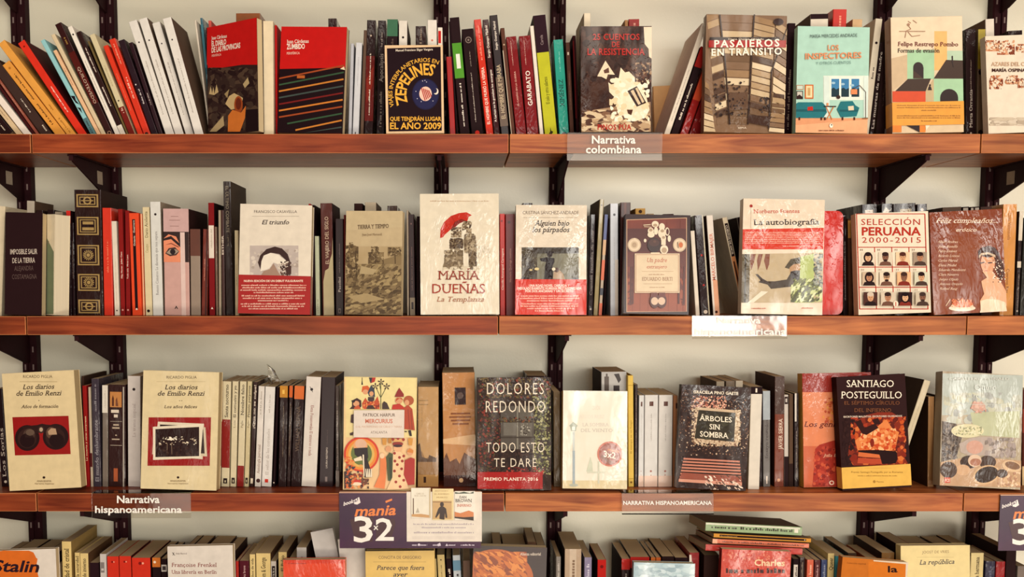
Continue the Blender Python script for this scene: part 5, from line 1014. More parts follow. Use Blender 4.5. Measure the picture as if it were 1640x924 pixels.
f.blobs(200,770,460,870,22,['e8d8c8','d8c0ac','5f4636'],4,12,8,stretch=2.5,rot=40)
f.T('GRACIELA PINO GAETE',125,428,218,19,'e8dcc8','h',slope=12); f.T('ÁRBOLES',164,384,400,34,'f0e6d2','sb',slope=14); f.T('SIN',234,306,459,34,'f0e6d2','sb',slope=4); f.T('SOMBRA',170,362,508,36,'f0e6d2','sb',slope=14)
f.done()
S('p', 285, 340, 282, 130, 'grey-white book', 'b0a490', [], peek=True, side='6a5848', y=0.085)
S('p', 350, 412, 346, 128, 'grey wrapped book', '8a7c6c', [], peek=True, fin='w', y=0.085)
S('p', 408, 458, 412, 125, 'white book', 'c8beac', [], peek=True, y=0.085)
S('p', 494, 571, 514, 165, 'white book with black head and the figure 1', 'd8d2c6', [B(.93,1,'241a1c'), B(.945,.985,'e8dccc',.4,.55)], y=0.04, side='bfb6a8')
S('p', 575, 590, 578, 170, 'narrow black wrapped book', '261a1b', [], fin='w')
S('p', 597, 646, 595, 194, 'silver-blue wrapped book', '74716e', [B(.7,1,'a8b0b4'), T('Ensayo reunidos',.3,.7,'4a4444',.4,True,'s'), B(.03,.11,'d8ccc0',.42,.6)], fin='w')
S('p', 672, 736, 677, 97, 'brown-orange wrapped book with large pale capitals', '7f4632', [B(.66,1,'55423a'), T('JAVIER SIERRA',.34,.62,'e6d6c4',.42,False,'s') if 0 else T('JAVIER SIERRA',.34,.62,'e6d6c4',.42,True,'s',.62), D(.45,.06,.18,'c89a7c')], fin='w', side='4a3229')
S('p', 739, 768, 738, 220, 'narrow white book with black foot', 'c6bfb6', [B(0,.33,'2a1e1e'), B(.9,.98,'3a2c2a',.1,.9), B(.92,.96,'c6bfb6',.3,.7)])
S('p', 771, 800, 771, 214, 'brown grey book', '63503f', [B(0,.25,'33261f')])
S('p', 806, 838, 806, 210, 'narrow black wrapped book with white head', '271c1c', [B(.7,1,'cdc6bc',.1,.5), G(.1,.6,'9a9088',.3)], fin='w')
f = F('q', (110,60), (590,70), (605,868), (118,866), 'salmon-red wrapped book with yellow spine and dark script', 'salmon book with yellow spine', 'c8704e', lean=4, t=0.03, y=0.046, fin='w', spine='d9ab55')
f.R(105,55,600,200,'9c3427'); f.Pg([(110,200),(600,200),(600,560),(300,560),(210,580),(118,580)],'d98d66'); f.Pg([(200,600),(230,570),(330,540),(600,520),(605,868),(180,866)],'a83a28'); f.blobs(185,580,340,860,26,['b84a34','8f2c20','c8603f'],14,34,2); f.blobs(250,240,340,420,12,['cf7a44','d89a54','b85a3a'],14,30,3)
f.T('Los genios',122,400,444,36,'6f2620','sb',shear=.25); f.T('Julia Bonet',255,420,655,20,'e2b89c','s',shear=.3); f.E(315,838,18,16,'e8cdb8'); f.E(315,838,10,9,'a83a28')
f.done()
f = F('q', (352,76), (828,65), (882,856), (388,882), 'dark hardback with burning books, white capitals and a yellow paper band, tilted', 'burning books hardback', '35201e', lean=5, t=0.026, y=0.013, fin='m', hard=True, spine='2c1a1a')
f.Pg([(440,560),(480,480),(470,400),(560,350),(640,330),(740,330),(820,380),(835,520),(825,640),(860,705),(470,705),(430,640)],'8c3a26'); f.blobs(450,360,840,700,90,['a8462c','c4602f','8c3422','d07a44','6a2c22'],18,44,1); f.Pg([(500,600),(480,530),(530,490),(560,440),(600,470),(650,420),(700,380),(740,440),(790,470),(770,560),(740,600),(620,590)],'d98a54'); f.blobs(510,440,770,600,50,['e2a06c','d0703c','e8b484','c4562f'],14,34,2)
f.Pg([(480,400),(520,380),(545,440),(620,410),(645,440),(560,490),(530,480)],'3a201c'); f.Pg([(600,385),(640,370),(660,410),(620,420)],'3a201c'); f.Pg([(500,598),(640,595),(770,605),(770,640),(620,625),(510,620)],'2c1a18'); f.Pg([(505,610),(650,628),(660,660),(500,640)],'d0784a'); f.Pg([(500,650),(665,660),(670,695),(495,690)],'b8563a'); f.Pg([(650,620),(775,612),(778,660),(765,690),(670,695)],'2a1818'); f.Ln(500,645,660,655,5,'6a2c22'); f.blobs(390,330,480,700,18,['2f1c1a','3d2622'],12,30,4); f.E(600,545,14,30,'8c3422')
f.T('SANTIAGO',420,752,152,48,'efe4d2','s'); f.T('POSTEGUILLO',380,808,232,48,'efe4d2','s'); f.T('EL SÉPTIMO CÍRCULO',404,793,276,24,'8a5c40','s'); f.T('DEL INFIERNO',475,733,328,26,'8a5c40','s'); f.T('ESCRITORES MALDITOS, ESCRITORES OLVIDADOS',398,810,368,12,'e6d6c4','b',slope=-6)
f.band(706,856,'e0b864')
f.T('Premio Santiago Posteguillo por su Romanos',452,815,757,12,'8a6a30','b'); f.greek(497,775,780,7,'a07c3c'); f.E(614,818,10,10,'b08a44'); f.T('Planeta',630,680,824,11,'a07c3c','n'); f.R(545,722,735,724,'c8a050')
f.done()
S('r', -78, -28, 176, 78, 'cream book leaning far right with dark side', 'c9bda2', [G(.3,.8,'b0a488',.15)], fin='w', side='4a3a2c', d=0.13)
S('r', 200, 243, 206, 200, 'tan wrapped book with brown side', 'a8835a', [G(.2,.9,'8a6a48',.1)], fin='w', side='4f3a26')
S('r', 248, 266, 264, 190, 'narrow dark brown book', '43301f', y=0.084)
f = F('r', (305,65), (872,62), (852,868), (283,870), 'shiny wrapped book with bowls, seeds and fruit in pale light', 'shiny bowls book', M('b9ae98','w','a89a84',10), lean=8, t=0.03, y=0.014, fin='w')
f.Pg([(305,65),(872,62),(866,350),(300,360)],'b9c0b8'); f.blobs(310,200,860,420,40,['c2c4b8','a8aaa4','c4c4b0','b8b8a8'],30,70,1); f.Pg([(500,340),(850,330),(845,520),(560,500),(520,440)],'bcbfa0'); f.Pg([(300,400),(400,420),(440,520),(400,660),(295,690)],'6a5f54'); f.blobs(298,420,410,670,40,['57493f','7d7064','8f8274','443830'],12,28,2)
f.E(480,470,115,48,'d8d2b0',n=28); f.blobs(380,440,580,500,30,['b8b890','e0dcc0','98987a'],8,16,3); f.Pg([(420,560),(500,520),(640,510),(700,560),(640,640),(500,650),(430,620)],'b8aaa0'); f.E(530,585,60,48,'cda594'); f.blobs(600,520,820,660,24,['a89c96','8f847c','b8aca0'],24,50,4)
f.Pg([(290,690),(500,650),(860,680),(852,868),(283,870)],'c3a587'); f.E(490,690,64,46,'4f4038',n=24); f.E(620,690,60,46,'5a4a40',n=24); f.E(530,680,48,44,'d8bfa8'); f.E(535,690,40,26,'b0826c'); f.E(610,780,96,66,'d2b491',n=30,rot=-18); f.E(612,778,84,54,'4a4038',n=30,rot=-18); f.E(445,745,52,38,'cfae8e'); f.E(345,745,60,58,'5f5148'); f.E(790,720,70,40,'d8bd9c',n=24,rot=15); f.E(795,714,54,26,'8f7460',n=24,rot=15); f.blobs(690,760,850,866,24,['d2b491','b8937a','e0c8ac'],12,30,5); f.E(720,770,40,30,'5f5148')
f.E(555,300,50,36,'c8a898'); f.blobs(500,260,610,345,12,['cfa090','d8b8a8'],10,22,7)
f.T('CABALLERO BONALD',345,770,112,17,'d8d8d0','s'); f.T('Quino',525,680,182,38,'d6dad4','s'); f.R(360,282,850,284,'d6dad4'); f.greek(470,560,230,12,'c8ccc4')
f.R(315,798,355,836,'cf6a58'); f.T('FCE',318,352,828,20,'e8d8c8','h')
f.done()
S('r', 866, 940, 870, 150, 'dark red-brown book, cut by the right edge', '5a2f24', [B(.55,.8,'8a4434'), B(0,.2,'d2b890',.0,.5)], y=0.08)
# ------------------------------------------------------------------ bottom shelf
for n_, (x_, y_, s_) in dict(V0=(0,770,5.125), V1=(280,770,5.125), V2=(540,770,5.125), V3=(800,770,5.125), V4=(1060,770,5.125), V5=(1320,770,5.125)).items(): reg(n_, x_, y_, s_)
ROW[0] = 4
def V(r, x0, x1, yt, desc, col, ops=(), lean=0.0, **k):
    ox, oy, s = REG[r]; c = (735-(ox+(x0+x1)/2/s))*0.0085*s
    return S(r, x0+c+lean*s, x1+c+lean*s, x0, yt, desc, col, ops, **k)
def VF(r, tl, tr, desc, mark, col, lean=4.0, drop=1075, **k):
    ox, oy, s = REG[r]; c = (735-(ox+(tl[0]+tr[0])/2/s))*0.0085*s; yb = (drop-oy)*s
    sl = (tr[1]-tl[1])/(tr[0]-tl[0])
    dx = -sl*(yb-tl[1])
    return F(r, tl, tr, (tr[0]+c+dx, yb), (tl[0]+c+dx, yb), desc, mark, col, lean=lean, **k)
V('V0', -60, 40, 640, 'dark brown book', '3a2822', peek=True, y=0.07, side='3a2822'); V('V0', 45, 190, 615, 'wide dark brown book', '33231f', peek=True, y=0.07); V('V0', 200, 330, 618, 'dark book with worn top', '4a382e', peek=True, y=0.07); V('V0', 340, 440, 610, 'dark brown book by the rail', '3a2822', peek=True, y=0.075)
f = VF('V0', (-160,628), (458,622), 'white paperback with an orange splash and dark brush lettering', 'white book with orange splash', 'ddd5ca', t=0.018, fin='g')
f.Pg([(-40,640),(30,625),(240,630),(290,650),(310,700),(300,760),(330,900),(-60,900),(-50,800),(-20,730)],'d8792f'); f.Pg([(270,632),(310,650),(318,700),(300,690),(285,660)],'ddd5ca'); f.T('Stalin',-60,325,800,90,'2e1f2c','h',shear=.2,slope=6)
f.done()
V('V0', 462, 476, 690, 'very thin cream book', 'c8b490')
V('V0', 502, 580, 498, 'tall pale yellow book with black italic title', 'dcc68c', [T('La soledad de cristal',.55,.94,'2a201a',.48,True,'sb')], side='a88f5c')
V('V0', 608, 650, 590, 'narrow pale yellow book with black italic title', 'd8c28a', [T('En la oscuridad',.72,.97,'2a201a',.6,True,'sb')])
V('V0', 652, 720, 595, 'pale yellow book with black italic title', 'dac58e', [T('Viaje de invierno',.68,.95,'2a201a',.44,True,'sb')], side='6a5038')
V('V0', 732, 812, 672, 'short dark maroon book', '2c1a20', y=0.075)
V('V0', 815, 868, 600, 'white book with grey label', 'c8c2bc', [B(.82,.92,'8a8480',.1,.7), B(.84,.86,'c8c2bc',.2,.6)])
for i_, (a_, b_, y_) in enumerate(((874,970,620),(973,1072,618),(1077,1230,632))):
    V('V0', a_, b_, y_, ('orange-red book with small emblem, first of three alike', 'orange-red book with small emblem, middle of three alike', 'wide orange-red book with small emblem, last of three alike')[i_], 'cc3f2a', [D(.45,.945,.09,'8a1f18'), D(.6,.945,.06,'e8a890')], side='3a1a16')
V('V0', 1246, 1314, 630, 'black book with orange head', '231618', [B(.905,1,'c87a38'), D(.3,.955,.16,'e8d8c4')], side='33231c')
V('V0', 1318, 1368, 640, 'black book with white label', '251819', [B(.87,.94,'c8c2ba',.05,.95), B(.885,.925,'4a4444',.2,.8)])
f = VF('V1', (-60,588), (475,584), 'white paperback with dark red author name in capitals and small letters', 'white book with dark red name', 'd9d2c8', t=0.02, fin='m')
f.T('Seix Barral',8,100,655,12,'6a5a54','s'); f.Ln(-15,665,-5,640,4,'2a2020'); f.Ln(-20,640,2,665,4,'2a2020'); f.T('Françoise Frenkel',-25,345,758,32,'8a2f28','s'); f.T('Una librería en Berlín',-25,345,815,30,'8a2f28','s')
f.done()
V('V1', 40, 90, 585, 'dark book', '3a2a24', peek=True, y=0.075); V('V1', 100, 200, 580, 'brown book', '4a372c', peek=True, y=0.075); V('V1', 215, 380, 590, 'thick brown book', '4f3a2e', peek=True, y=0.075); V('V1', 390, 475, 600, 'dark brown book', '3a2822', peek=True, y=0.075)
V('V1', 497, 522, 660, 'narrow orange-red book', 'b8382c', fin='w')
V('V1', 526, 606, 656, 'wine-coloured wrapped book with white title', '5a1a2a', [T('Anagrama breve',.72,.95,'d8b8b4',.25,True,'s')], fin='w')
V('V1', 610, 656, 603, 'pale yellow book with narrow italic title', 'd8c48e', [T('Muchos de vida',.72,.96,'2a201a',.4,True,'sb')])
V('V1', 662, 782, 595, 'wide pale yellow book with large italic title', 'd9c48c', [T('Tom & George',.74,.96,'2a201a',.3,True,'sb')], side='6a4f3a')
V('V1', 786, 832, 660, 'white book with black label', 'c8c2b8', [B(.8,.95,'241a1c',.2,.8), G(.82,.93,'d8d2c6',.35)], side='4a3830')
V('V1', 846, 916, 585, 'pale yellow book with italic title', 'd8c38c', [T('El Pulso',.82,.97,'2a201a',.4,True,'sb')], side='5a4434')
V('V1', 922, 990, 655, 'dark maroon book', '35191f', [D(.4,.95,.2,'6a4a48')])
V('V1', 996, 1078, 547, 'grey-white wrapped book', 'b5b1ac', [G(.8,.92,'8a7470',.3)], fin='w', side='44322a')
f = VF('V1', (1112,578), (1300,540), 'blank white back of a book, tilted left, smaller of two', 'smaller blank white book', 'c9c5c0', t=0.014, y=0.056, drop=1080)
f.done()
f = VF('V1', (1336,575), (1550,552), 'blank white back of a book below the purple sign', 'blank white book under the sign', 'd0cac2', t=0.014, y=0.037)
f.done()
f = VF('V1', (890,690), (1398,688), 'bright orange-red wrapped paperback', 'orange-red wrapped book', 'd9583a', t=0.02, fin='w', y=0.008, lean=3)
f.R(900,690,1390,720,'cf4a30'); f.greek(930,1080,724,7,'8a2f22')
f.done()
f = VF('V2', (232,622), (798,618), 'yellow paperback with black italic title below the purple sign', 'yellow italic-title book', 'd8b868', t=0.024, fin='g', y=0.008)
f.T('CONCITA DE GREGORIO',340,690,685,24,'6a4f2a','n'); f.R(295,709,730,712,'a8884a'); f.T('Parece que fuera',322,715,775,36,'35241a','sb',shear=.25); f.T('ayer',460,580,830,36,'35241a','sb',shear=.25)
f.done()
V('V2', 640, 670, 600, 'brown book', '4a382e', peek=True, y=0.075); V('V2', 690, 795, 604, 'cream book', 'b8a074', peek=True, y=0.075)
V('V2', 796, 814, 640, 'cream book leaning left', 'cdb882', lean=6)
V('V2', 818, 880, 608, 'pale yellow book leaning left', 'd4c08c', [D(.5,.95,.1,'5a4a34'), G(.7,.9,'8a7a54',.2)], lean=9, side='3a2a22')
V('V2', 892, 938, 640, 'black book leaning left', '24181a', [G(.75,.9,'d8ccbc',.5)], lean=9)
V('V2', 946, 1010, 612, 'white-and-blue book leaning left', 'c2c8cc', [B(.85,.95,'6a92a8'), G(.7,.84,'2a2a30',.5)], lean=8, fin='g', side='2a1c1c')
V('V2', 1030, 1092, 655, 'brown-grey book', '7d6656', lean=4, fin='w')
f = VF('V2', (1118,590), (1722,606), 'dark brown wrapped book with a head of orange hair', 'orange hair book', '33211d', t=0.03, fin='g')
f.E(1300,860,310,240,'b8692e',n=40); f.blobs(1120,640,1560,900,90,['c87a38','a85a28','d89048','8f4a22'],14,40,3,stretch=3,rot=35); f.T('Alianza editorial',1500,1672,670,22,'d8ccbc','sb'); f.Ln(1520,610,1720,614,3,'5a4438')
f.done()
V('V3', -55, 20, 548, 'brown book', '5f4a3a', peek=True, y=0.09); V('V3', 228, 300, 500, 'brown book, tallest', '6a523f', peek=True, y=0.1); V('V3', 310, 378, 540, 'small brown book', '5a4436', peek=True, y=0.1); V('V3', 30, 220, 555, 'wide grey-brown book', '6a5846', peek=True, y=0.1)
V('V3', 462, 502, 622, 'grey wrapped book', '8a857e', [G(.7,.95,'c8c2b8',.5)], fin='w')
V('V3', 535, 672, 560, 'thick beige wrapped book', 'b8a48e', [B(.0,1,'c8b8a4',.3,.7), G(.6,.9,'8a7460',.3)], fin='w', side='3a2a22')
V('V3', 694, 756, 628, 'lilac-grey wrapped book', '8f88a0', [G(.6,.95,'c8c4d0',.5)], fin='w')
V('V3', 802, 874, 648, 'bright red book with dark emblem', 'b8281f', [D(.5,.93,.2,'7a1712')], side='2c1a1a')
V('V3', 1000, 1070, 640, 'red-topped black wrapped book', '2c1c1c', [B(.89,1,'b8322a'), G(.6,.85,'a8a098',.4)], fin='w', side='3a2a26')
V('V3', 1072, 1228, 625, 'wide red-topped black wrapped book', '2c1c1c', [B(.89,1,'b8322a')], fin='w')
V('V3', 1242, 1280, 628, 'orange-topped wrapped book, left of a pair', '2c1c1c', [B(.86,1,'cc7a3c')], fin='w')
V('V3', 1284, 1324, 628, 'orange-topped wrapped book, right of a pair', '2c1c1c', [B(.86,1,'c8703a')], fin='w')
V('V3', 1330, 1432, 620, 'dark brown book', '30201d', side='3a2822'); V('V3', 1438, 1545, 630, 'dark plum book', '2c1c1f')
V('V3', 1558, 1640, 590, 'red wrapped book with white marks', '8e2424', [('p',[(.0,.8),(.3,.85),(.2,.98),(.0,.98)],'d8ccc0'), G(.6,.9,'d8c0b4',.3)], fin='w')
f = VF('V3', (1102,722), (1604,727), 'pale blue-grey wrapped paperback', 'pale blue-grey book', 'a9bfc6', t=0.02, fin='w', y=0.01)
f.blobs(1110,735,1600,1000,40,['b8ccd0','9cb2ba','c4d4d8'],20,50,3,stretch=2,rot=0)
f.done()
V('V4', 345, 470, 610, 'dark brown book', '3a2820', y=0.07)
f = VF('V4', (494,604), (1062,622), 'coral-red wrapped paperback with large cream and dark lettering', 'coral lettered book', 'c4503f', t=0.02, y=0.004, lean=2, fin='w', spine='8e2c28')
f.blobs(500,612,1058,700,60,['cf6a56','b8463a','d88a74'],8,22,5); f.T('Charles',758,1008,738,50,'e6c8a4','h',slope=4); f.greek(525,1008,800,40,'4a2420','title_lettering')
f.done()
V('V4', 1076, 1128, 640, 'black book with white label', '211618', [B(.8,.94,'d0c8be',.1,.75), G(.82,.92,'3a3030',.4)], y=0.07)
V('V4', 1132, 1176, 628, 'black wrapped book', '2a1d1b', [G(.5,.95,'8a7f70',.4)], fin='w')
V('V4', 1190, 1246, 648, 'salmon wrapped book', 'c8694e', [G(.7,.95,'e2b8a0',.5)], fin='w')
V('V4', 1251, 1302, 650, 'maroon wrapped book', '5a2a2c', [G(.65,.95,'b89490',.4)], fin='w')
V('V4', 1308, 1356, 648, 'slate-blue wrapped book', '47577a', [G(.6,.95,'a0a8b8',.5)], fin='w')
V('V4', 1363, 1418, 596, 'cream book with bold italic title', 'd6c48e', [T('Queer',.84,.96,'2a201a',.55,True,'sb')])
V('V4', 1423, 1508, 618, 'turquoise book with small emblem', '52a0a8', [('p',[(.4,.92),(.55,.945),(.68,.92),(.55,.93)],'2a3a40')])
V('V4', 1528, 1600, 592, 'small dark wrapped book', '4a3a2c', fin='w', y=0.075)
f = VF('V5', (148,694), (690,724), 'orange-brown paperback with a pale right edge', 'orange-brown book', 'c47a30', t=0.022, fin='m', y=0.007)
f.Pg([(360,724),(690,742),(690,900),(360,900)],'d0802e'); f.Pg([(400,712),(690,726),(690,900),(662,900),(668,745),(405,722)],'d8ccb8'); f.T('Colección especial',185,340,742,14,'8a5220','n',slope=8); f.T('la',520,600,812,50,'2a1a18','h')
f.done()
V('V5', 382, 470, 656, 'orange-topped book', 'b8622e', peek=True, y=0.075); V('V5', 472, 578, 590, 'golden wrapped book', '8a6a40', peek=True, fin='w', y=0.075, side='3a281f'); V('V5', 668, 778, 560, 'red wrapped book top', 'a82a22', peek=True, fin='w', y=0.08, side='33211c'); V('V5', 795, 1000, 585, 'wide dark book', '2b1d1d', peek=True, fin='w', y=0.08); V('V5', 1040, 1180, 590, 'cream-edged dark book', '6a5a48', peek=True, y=0.075)
f = VF('V5', (625,628), (1192,606), 'pale yellow paperback with black italic title, tilted', 'pale yellow tilted book', 'dac890', t=0.024, fin='g', y=0.036)
f.T('JOOST DE VRIES',800,1020,684,22,'8a6f3c','n',slope=-6); f.R(755,712,1060,714,'b09a60'); f.T('La república',780,1065,775,38,'35241a','sb',shear=.25,slope=-8)
f.done()
V('V5', 1206, 1312, 592, 'wide cream book with italic title', 'd8c898', [T('La hermana',.74,.96,'3a2e22',.3,True,'sb')], side='3a2a26')
V('V5', 1322, 1404, 660, 'dark slate wrapped book', '3a3c50', [G(.5,.95,'6a6c80',.4)], fin='w')
V('V5', 1410, 1486, 662, 'deep red wrapped book', 'a02a2a', fin='w')
V('V5', 1496, 1580, 572, 'dark brown book', '30201f', side='30201f'); V('V5', 1586, 1660, 700, 'grey book, cut by the right edge', '8a7f76')
# four paperbacks lying on top of the row
def lying(r, lt, lb, rt, rb, desc, col, ops, d, Y, tip=3.0, fin='w', yaw=4.0):
    A = (at(*P(r, *lt), Y)+at(*P(r, *lb), Y))/2; Bv = (at(*P(r, *rt), Y)+at(*P(r, *rb), Y))/2
    w = (at(*P(r, *lt), Y)-at(*P(r, *lb), Y)).length-0.0008; h = (Bv-A).length
    X = (Bv-A).normalized(); roll = math.atan2(X.z, X.x)
    R_ = Matrix.Rotation(math.radians(yaw), 4, 'Z') @ Matrix.Rotation(-math.radians(tip), 4, 'X') @ Matrix.Rotation(-roll, 4, 'Y') @ Matrix.Rotation(math.pi/2, 4, 'Y')
    root = thing('paperback_book', desc, 'book', A, R_.to_euler(), 'books lying on the bottom row')
    mb_ = MB(); u_cover(mb_, w, d, 0, h, 0.0007, M(col, fin), M('8a7862', 'm')); mb_.build('cover', root)
    mb_ = MB(); mb_.box(-w/2+.0007, w/2-.0007, .0007, d-.001, .0005, h-.0005, paper_mat('b8a488')); mb_.build('page_block', root)
    spine_ops(root, w, h, ops, fin)
lying('V4', (360,338), (358,412), (1172,392), (1165,462), 'green-and-white paperback lying flat, topmost of the pile of four', '9bb08a', [('p',[(.06,.0),(.1,.98),(.3,.98),(.25,0)],'dcdcc8'), G(.06,.34,'3a3428',.4), G(.36,.6,'3a3428',.4), G(.62,.9,'3a3428',.4), B(.92,.96,'e2dccc',.3,.7)], .115, .04, tip=4)
lying('V4', (427,430), (425,466), (1247,484), (1240,522), 'yellow paperback with black title stripe, second from top of the pile of four', 'cf9a4a', [B(.06,.95,'231618',.22,.68), G(.07,.24,'d8b880',.16), D(.45,.935,.14,'d8ccbc')], .115, .044, tip=4, fin='m')
lying('V4', (417,474), (415,514), (1230,528), (1225,566), 'pink-and-orange wrapped paperback, third from top of the pile of four', 'cf7a5c', [G(.1,.95,'4a2420',.4), B(.0,.05,'e2a888')], .115, .042, tip=4)
lying('V4', (360,519), (358,574), (1176,570), (1170,620), 'red wrapped paperback, lowest of the pile of four', 'b8453c', [G(.2,.88,'3a1a1a',.3), ('p',[(.5,.1),(.6,.4),(.8,.5),(.7,.2)],'dcc8b8')], .12, .04, tip=4)
# ------------------------------------------------------------------ signs and label holders
class Panel(F):
    """a flat sign hanging on the shelf edge, marks measured in the photograph"""
    def __init__(s, r, x0, y0, x1, y1, Y, name, label, cat, tilt=0.0, dx=0.0, dy=0.0):
        s.r = r; s.fin = 'g'; s.parts = {}; s.lay = 0.0; s.dx, s.dy = dx, dy
        s.N = Vector((0, math.cos(math.radians(tilt)), -math.sin(math.radians(tilt)))) if tilt else Vector((0, 1, 0))
        s.X = Vector((1, 0, 0)); s.Z = s.X.cross(s.N)
        c = P(r, (x0+x1)/2, y1); s.p0 = at(c[0]+dx, c[1]+dy, Y); s.o = s.p0; s.shift = 0.0
        Yax = s.N
        rot = Matrix((s.X, Yax, s.Z)).transposed().to_4x4()
        s.root = thing(name, label, cat, s.o, rot.to_euler())
        q = [s.L(*k) for k in ((x0, y0), (x1, y0), (x1, y1), (x0, y1))]
        s.w = abs(q[1][0]-q[0][0]); s.h = (q[0][1]+q[1][1])/2; s.u0, s.u1, s.v1 = -9, 9, 9
    def L(s, x, y):
        px, py = P(s.r, x, y); p = on_plane(px+s.dx, py+s.dy, s.p0, s.N)-s.o
        return (p.dot(s.X), p.dot(s.Z)+s.shift)
    def _put(s, pts, fs, c, part, fin=None, clip=True):
        s.lay += 0.00005; m = M(c, fin or s.fin) if isinstance(c, str) else c
        s._part(part).add([(p[0], -s.lay, p[1]) for p in pts], fs, m)
def promo(dx, dy, label):
    s = Panel('V2', 18, 100, 1182, 553, -0.0045, 'promotion_sign', label, 'sign', 0, dx, dy)
    pm = M('3b1f42', 'g', '52284f', 9)
    mb = MB(); mb.box(-s.w/2, s.w/2, 0, 0.002, 0, s.h, pm); pan = mb.build('sign_panel', s.root)
    mb = MB(); mb.box(-s.w/2, s.w/2, 0, 0.013, s.h, s.h+0.0015, M('d8b49c', 'm')); mb.build('hanging_lip', s.root)
    s.Pg([(290,290),(570,250),(570,440),(400,553),(22,553)],'4a2748','sign_artwork')
    s.T('book',52,135,205,30,'e8e0dc','h','shop_logo',slope=-26,shear=.15); s.Pg([(135,160),(180,133),(192,178),(165,195),(140,190)],'e8e0dc','shop_logo'); s.T('a!',140,172,176,22,'4a2a50','h','shop_logo',slope=-12)
    s.T('mania',142,482,290,82,'e28a4a','h','sign_lettering',slope=-12,shear=.22); s.Pg([(395,165),(450,145),(452,160),(400,182)],'e28a4a','sign_lettering')
    s.Pg([(105,320),(240,290),(300,300),(290,500),(150,500)],'4f3238','sign_artwork'); s.Pg([(318,320),(470,310),(480,350),(440,490),(318,480)],'4f3238','sign_artwork')
    s.T('3',137,292,500,205,'ece6de','b','sign_lettering'); s.T('×',300,336,400,40,'ece6de','h','sign_lettering') if 0 else (s.Ln(302,368,334,402,8,'ece6de','sign_lettering'), s.Ln(334,368,302,402,8,'ece6de','sign_lettering'))
    s.T('2',315,465,488,178,'ece6de','b','sign_lettering')
    a = s.L(570, 92); b = s.L(1187, 497); mb = MB(); mb.box(a[0], b[0], -0.0014, -0.0002, b[1], a[1]+0.0008, M('e4dcd0', 'm')); wp = mb.build('white_panel', s.root)
    s.lay = 0.0015
    for y, x0, x1, h in ((360,625,1122,13),(388,695,1055,13),(430,630,1120,16)): s.greek(x0, x1, y, h, 'b8aeb0', 'small_print')
    s.greek(615, 1130, 460, 3, 'c8bec0', 'small_print'); s.greek(615, 1130, 471, 3, 'c8bec0', 'small_print')
    for x0, x1 in ((615,740),(785,830),(915,970),(1015,1130)): s.greek(x0, x1, 530, 12, 'd8ccd8', 'footer_logos')
    s.E(672,522,10,10,'d8ccd8','footer_logos'); s.Pg([(822,518),(845,505),(852,530),(828,535)],'d8ccd8','footer_logos'); s.Pg([(888,532),(900,512),(912,532)],'d8ccd8','footer_logos')
    for k, (x0, y0, x1, y1, c) in enumerate(((608,55,768,300,'e2dccc'),(782,62,955,318,'e0cfa0'),(965,82,1130,320,'e6e0d4'))):
        a = s.L(x0, y0); b = s.L(x1, y1); mb = MB(); mb.box(a[0], b[0], -0.0035, -0.0015, b[1], a[1], M(c, 'g')); mb.build('book_picture', wp)
    s.lay = 0.0036; s.whole = {'sign_artwork': pan, 'sign_lettering': pan, 'shop_logo': pan, 'footer_logos': pan, 'small_print': wp, 'book_picture_artwork': wp}
    s.T('CARLOS',650,712,108,12,'b8a890','s','book_picture_artwork'); s.T('RUIZ ZAFON',636,730,125,11,'b8a890','s','book_picture_artwork'); s.R(622,140,630,285,'6a4a30','book_picture_artwork'); s.Pg([(612,290),(612,270),(690,268),(768,280),(768,300)],'c8a070','book_picture_artwork'); s.Pg([(645,258),(662,215),(676,258)],'b8b0a0','book_picture_artwork'); s.R(755,60,768,300,'c8b898','book_picture_artwork')
    s.R(785,160,940,310,'c8a878','book_picture_artwork'); s.T('ANTONIO',800,910,84,9,'b09060','s','book_picture_artwork'); s.T('EL ASESINO',798,920,110,10,'b09060','s','book_picture_artwork'); s.T('MUERTO',815,905,138,10,'b09060','s','book_picture_artwork')
    s.E(860,190,16,20,'3a2a22','book_picture_artwork'); s.Pg([(830,225),(845,208),(875,208),(895,225),(905,300),(890,300),(885,260),(880,315),(840,310),(842,260),(815,300),(805,295)],'3a2a22','book_picture_artwork'); s.Ln(785,170,940,172,4,'6a4a30','book_picture_artwork')
    s.T('DAN',1005,1062,140,20,'4a4038','s','book_picture_artwork'); s.T('BROWN',970,1105,172,26,'4a4038','s','book_picture_artwork'); s.T('INFERNO',985,1100,208,20,'d07858','s','book_picture_artwork'); s.Pg([(965,250),(1010,262),(1080,240),(1120,255),(1120,320),(965,300)],'cf8a58','book_picture_artwork'); s.Pg([(965,290),(1040,295),(1120,290),(1120,322),(965,302)],'3a3026','book_picture_artwork'); s.Pg([(968,88),(1000,95),(1040,86),(1090,98),(1120,84),(1120,100),(968,102)],'4a5a4a','book_picture_artwork')
    s.done()
promo(0, 0, 'purple 3x2 promotion sign with three small book pictures, hanging below the medieval figures book')
promo(1598-543.5, 4, 'purple 3x2 promotion sign hanging from the third shelf, cut by the right edge')
AC = acrylic_mat()
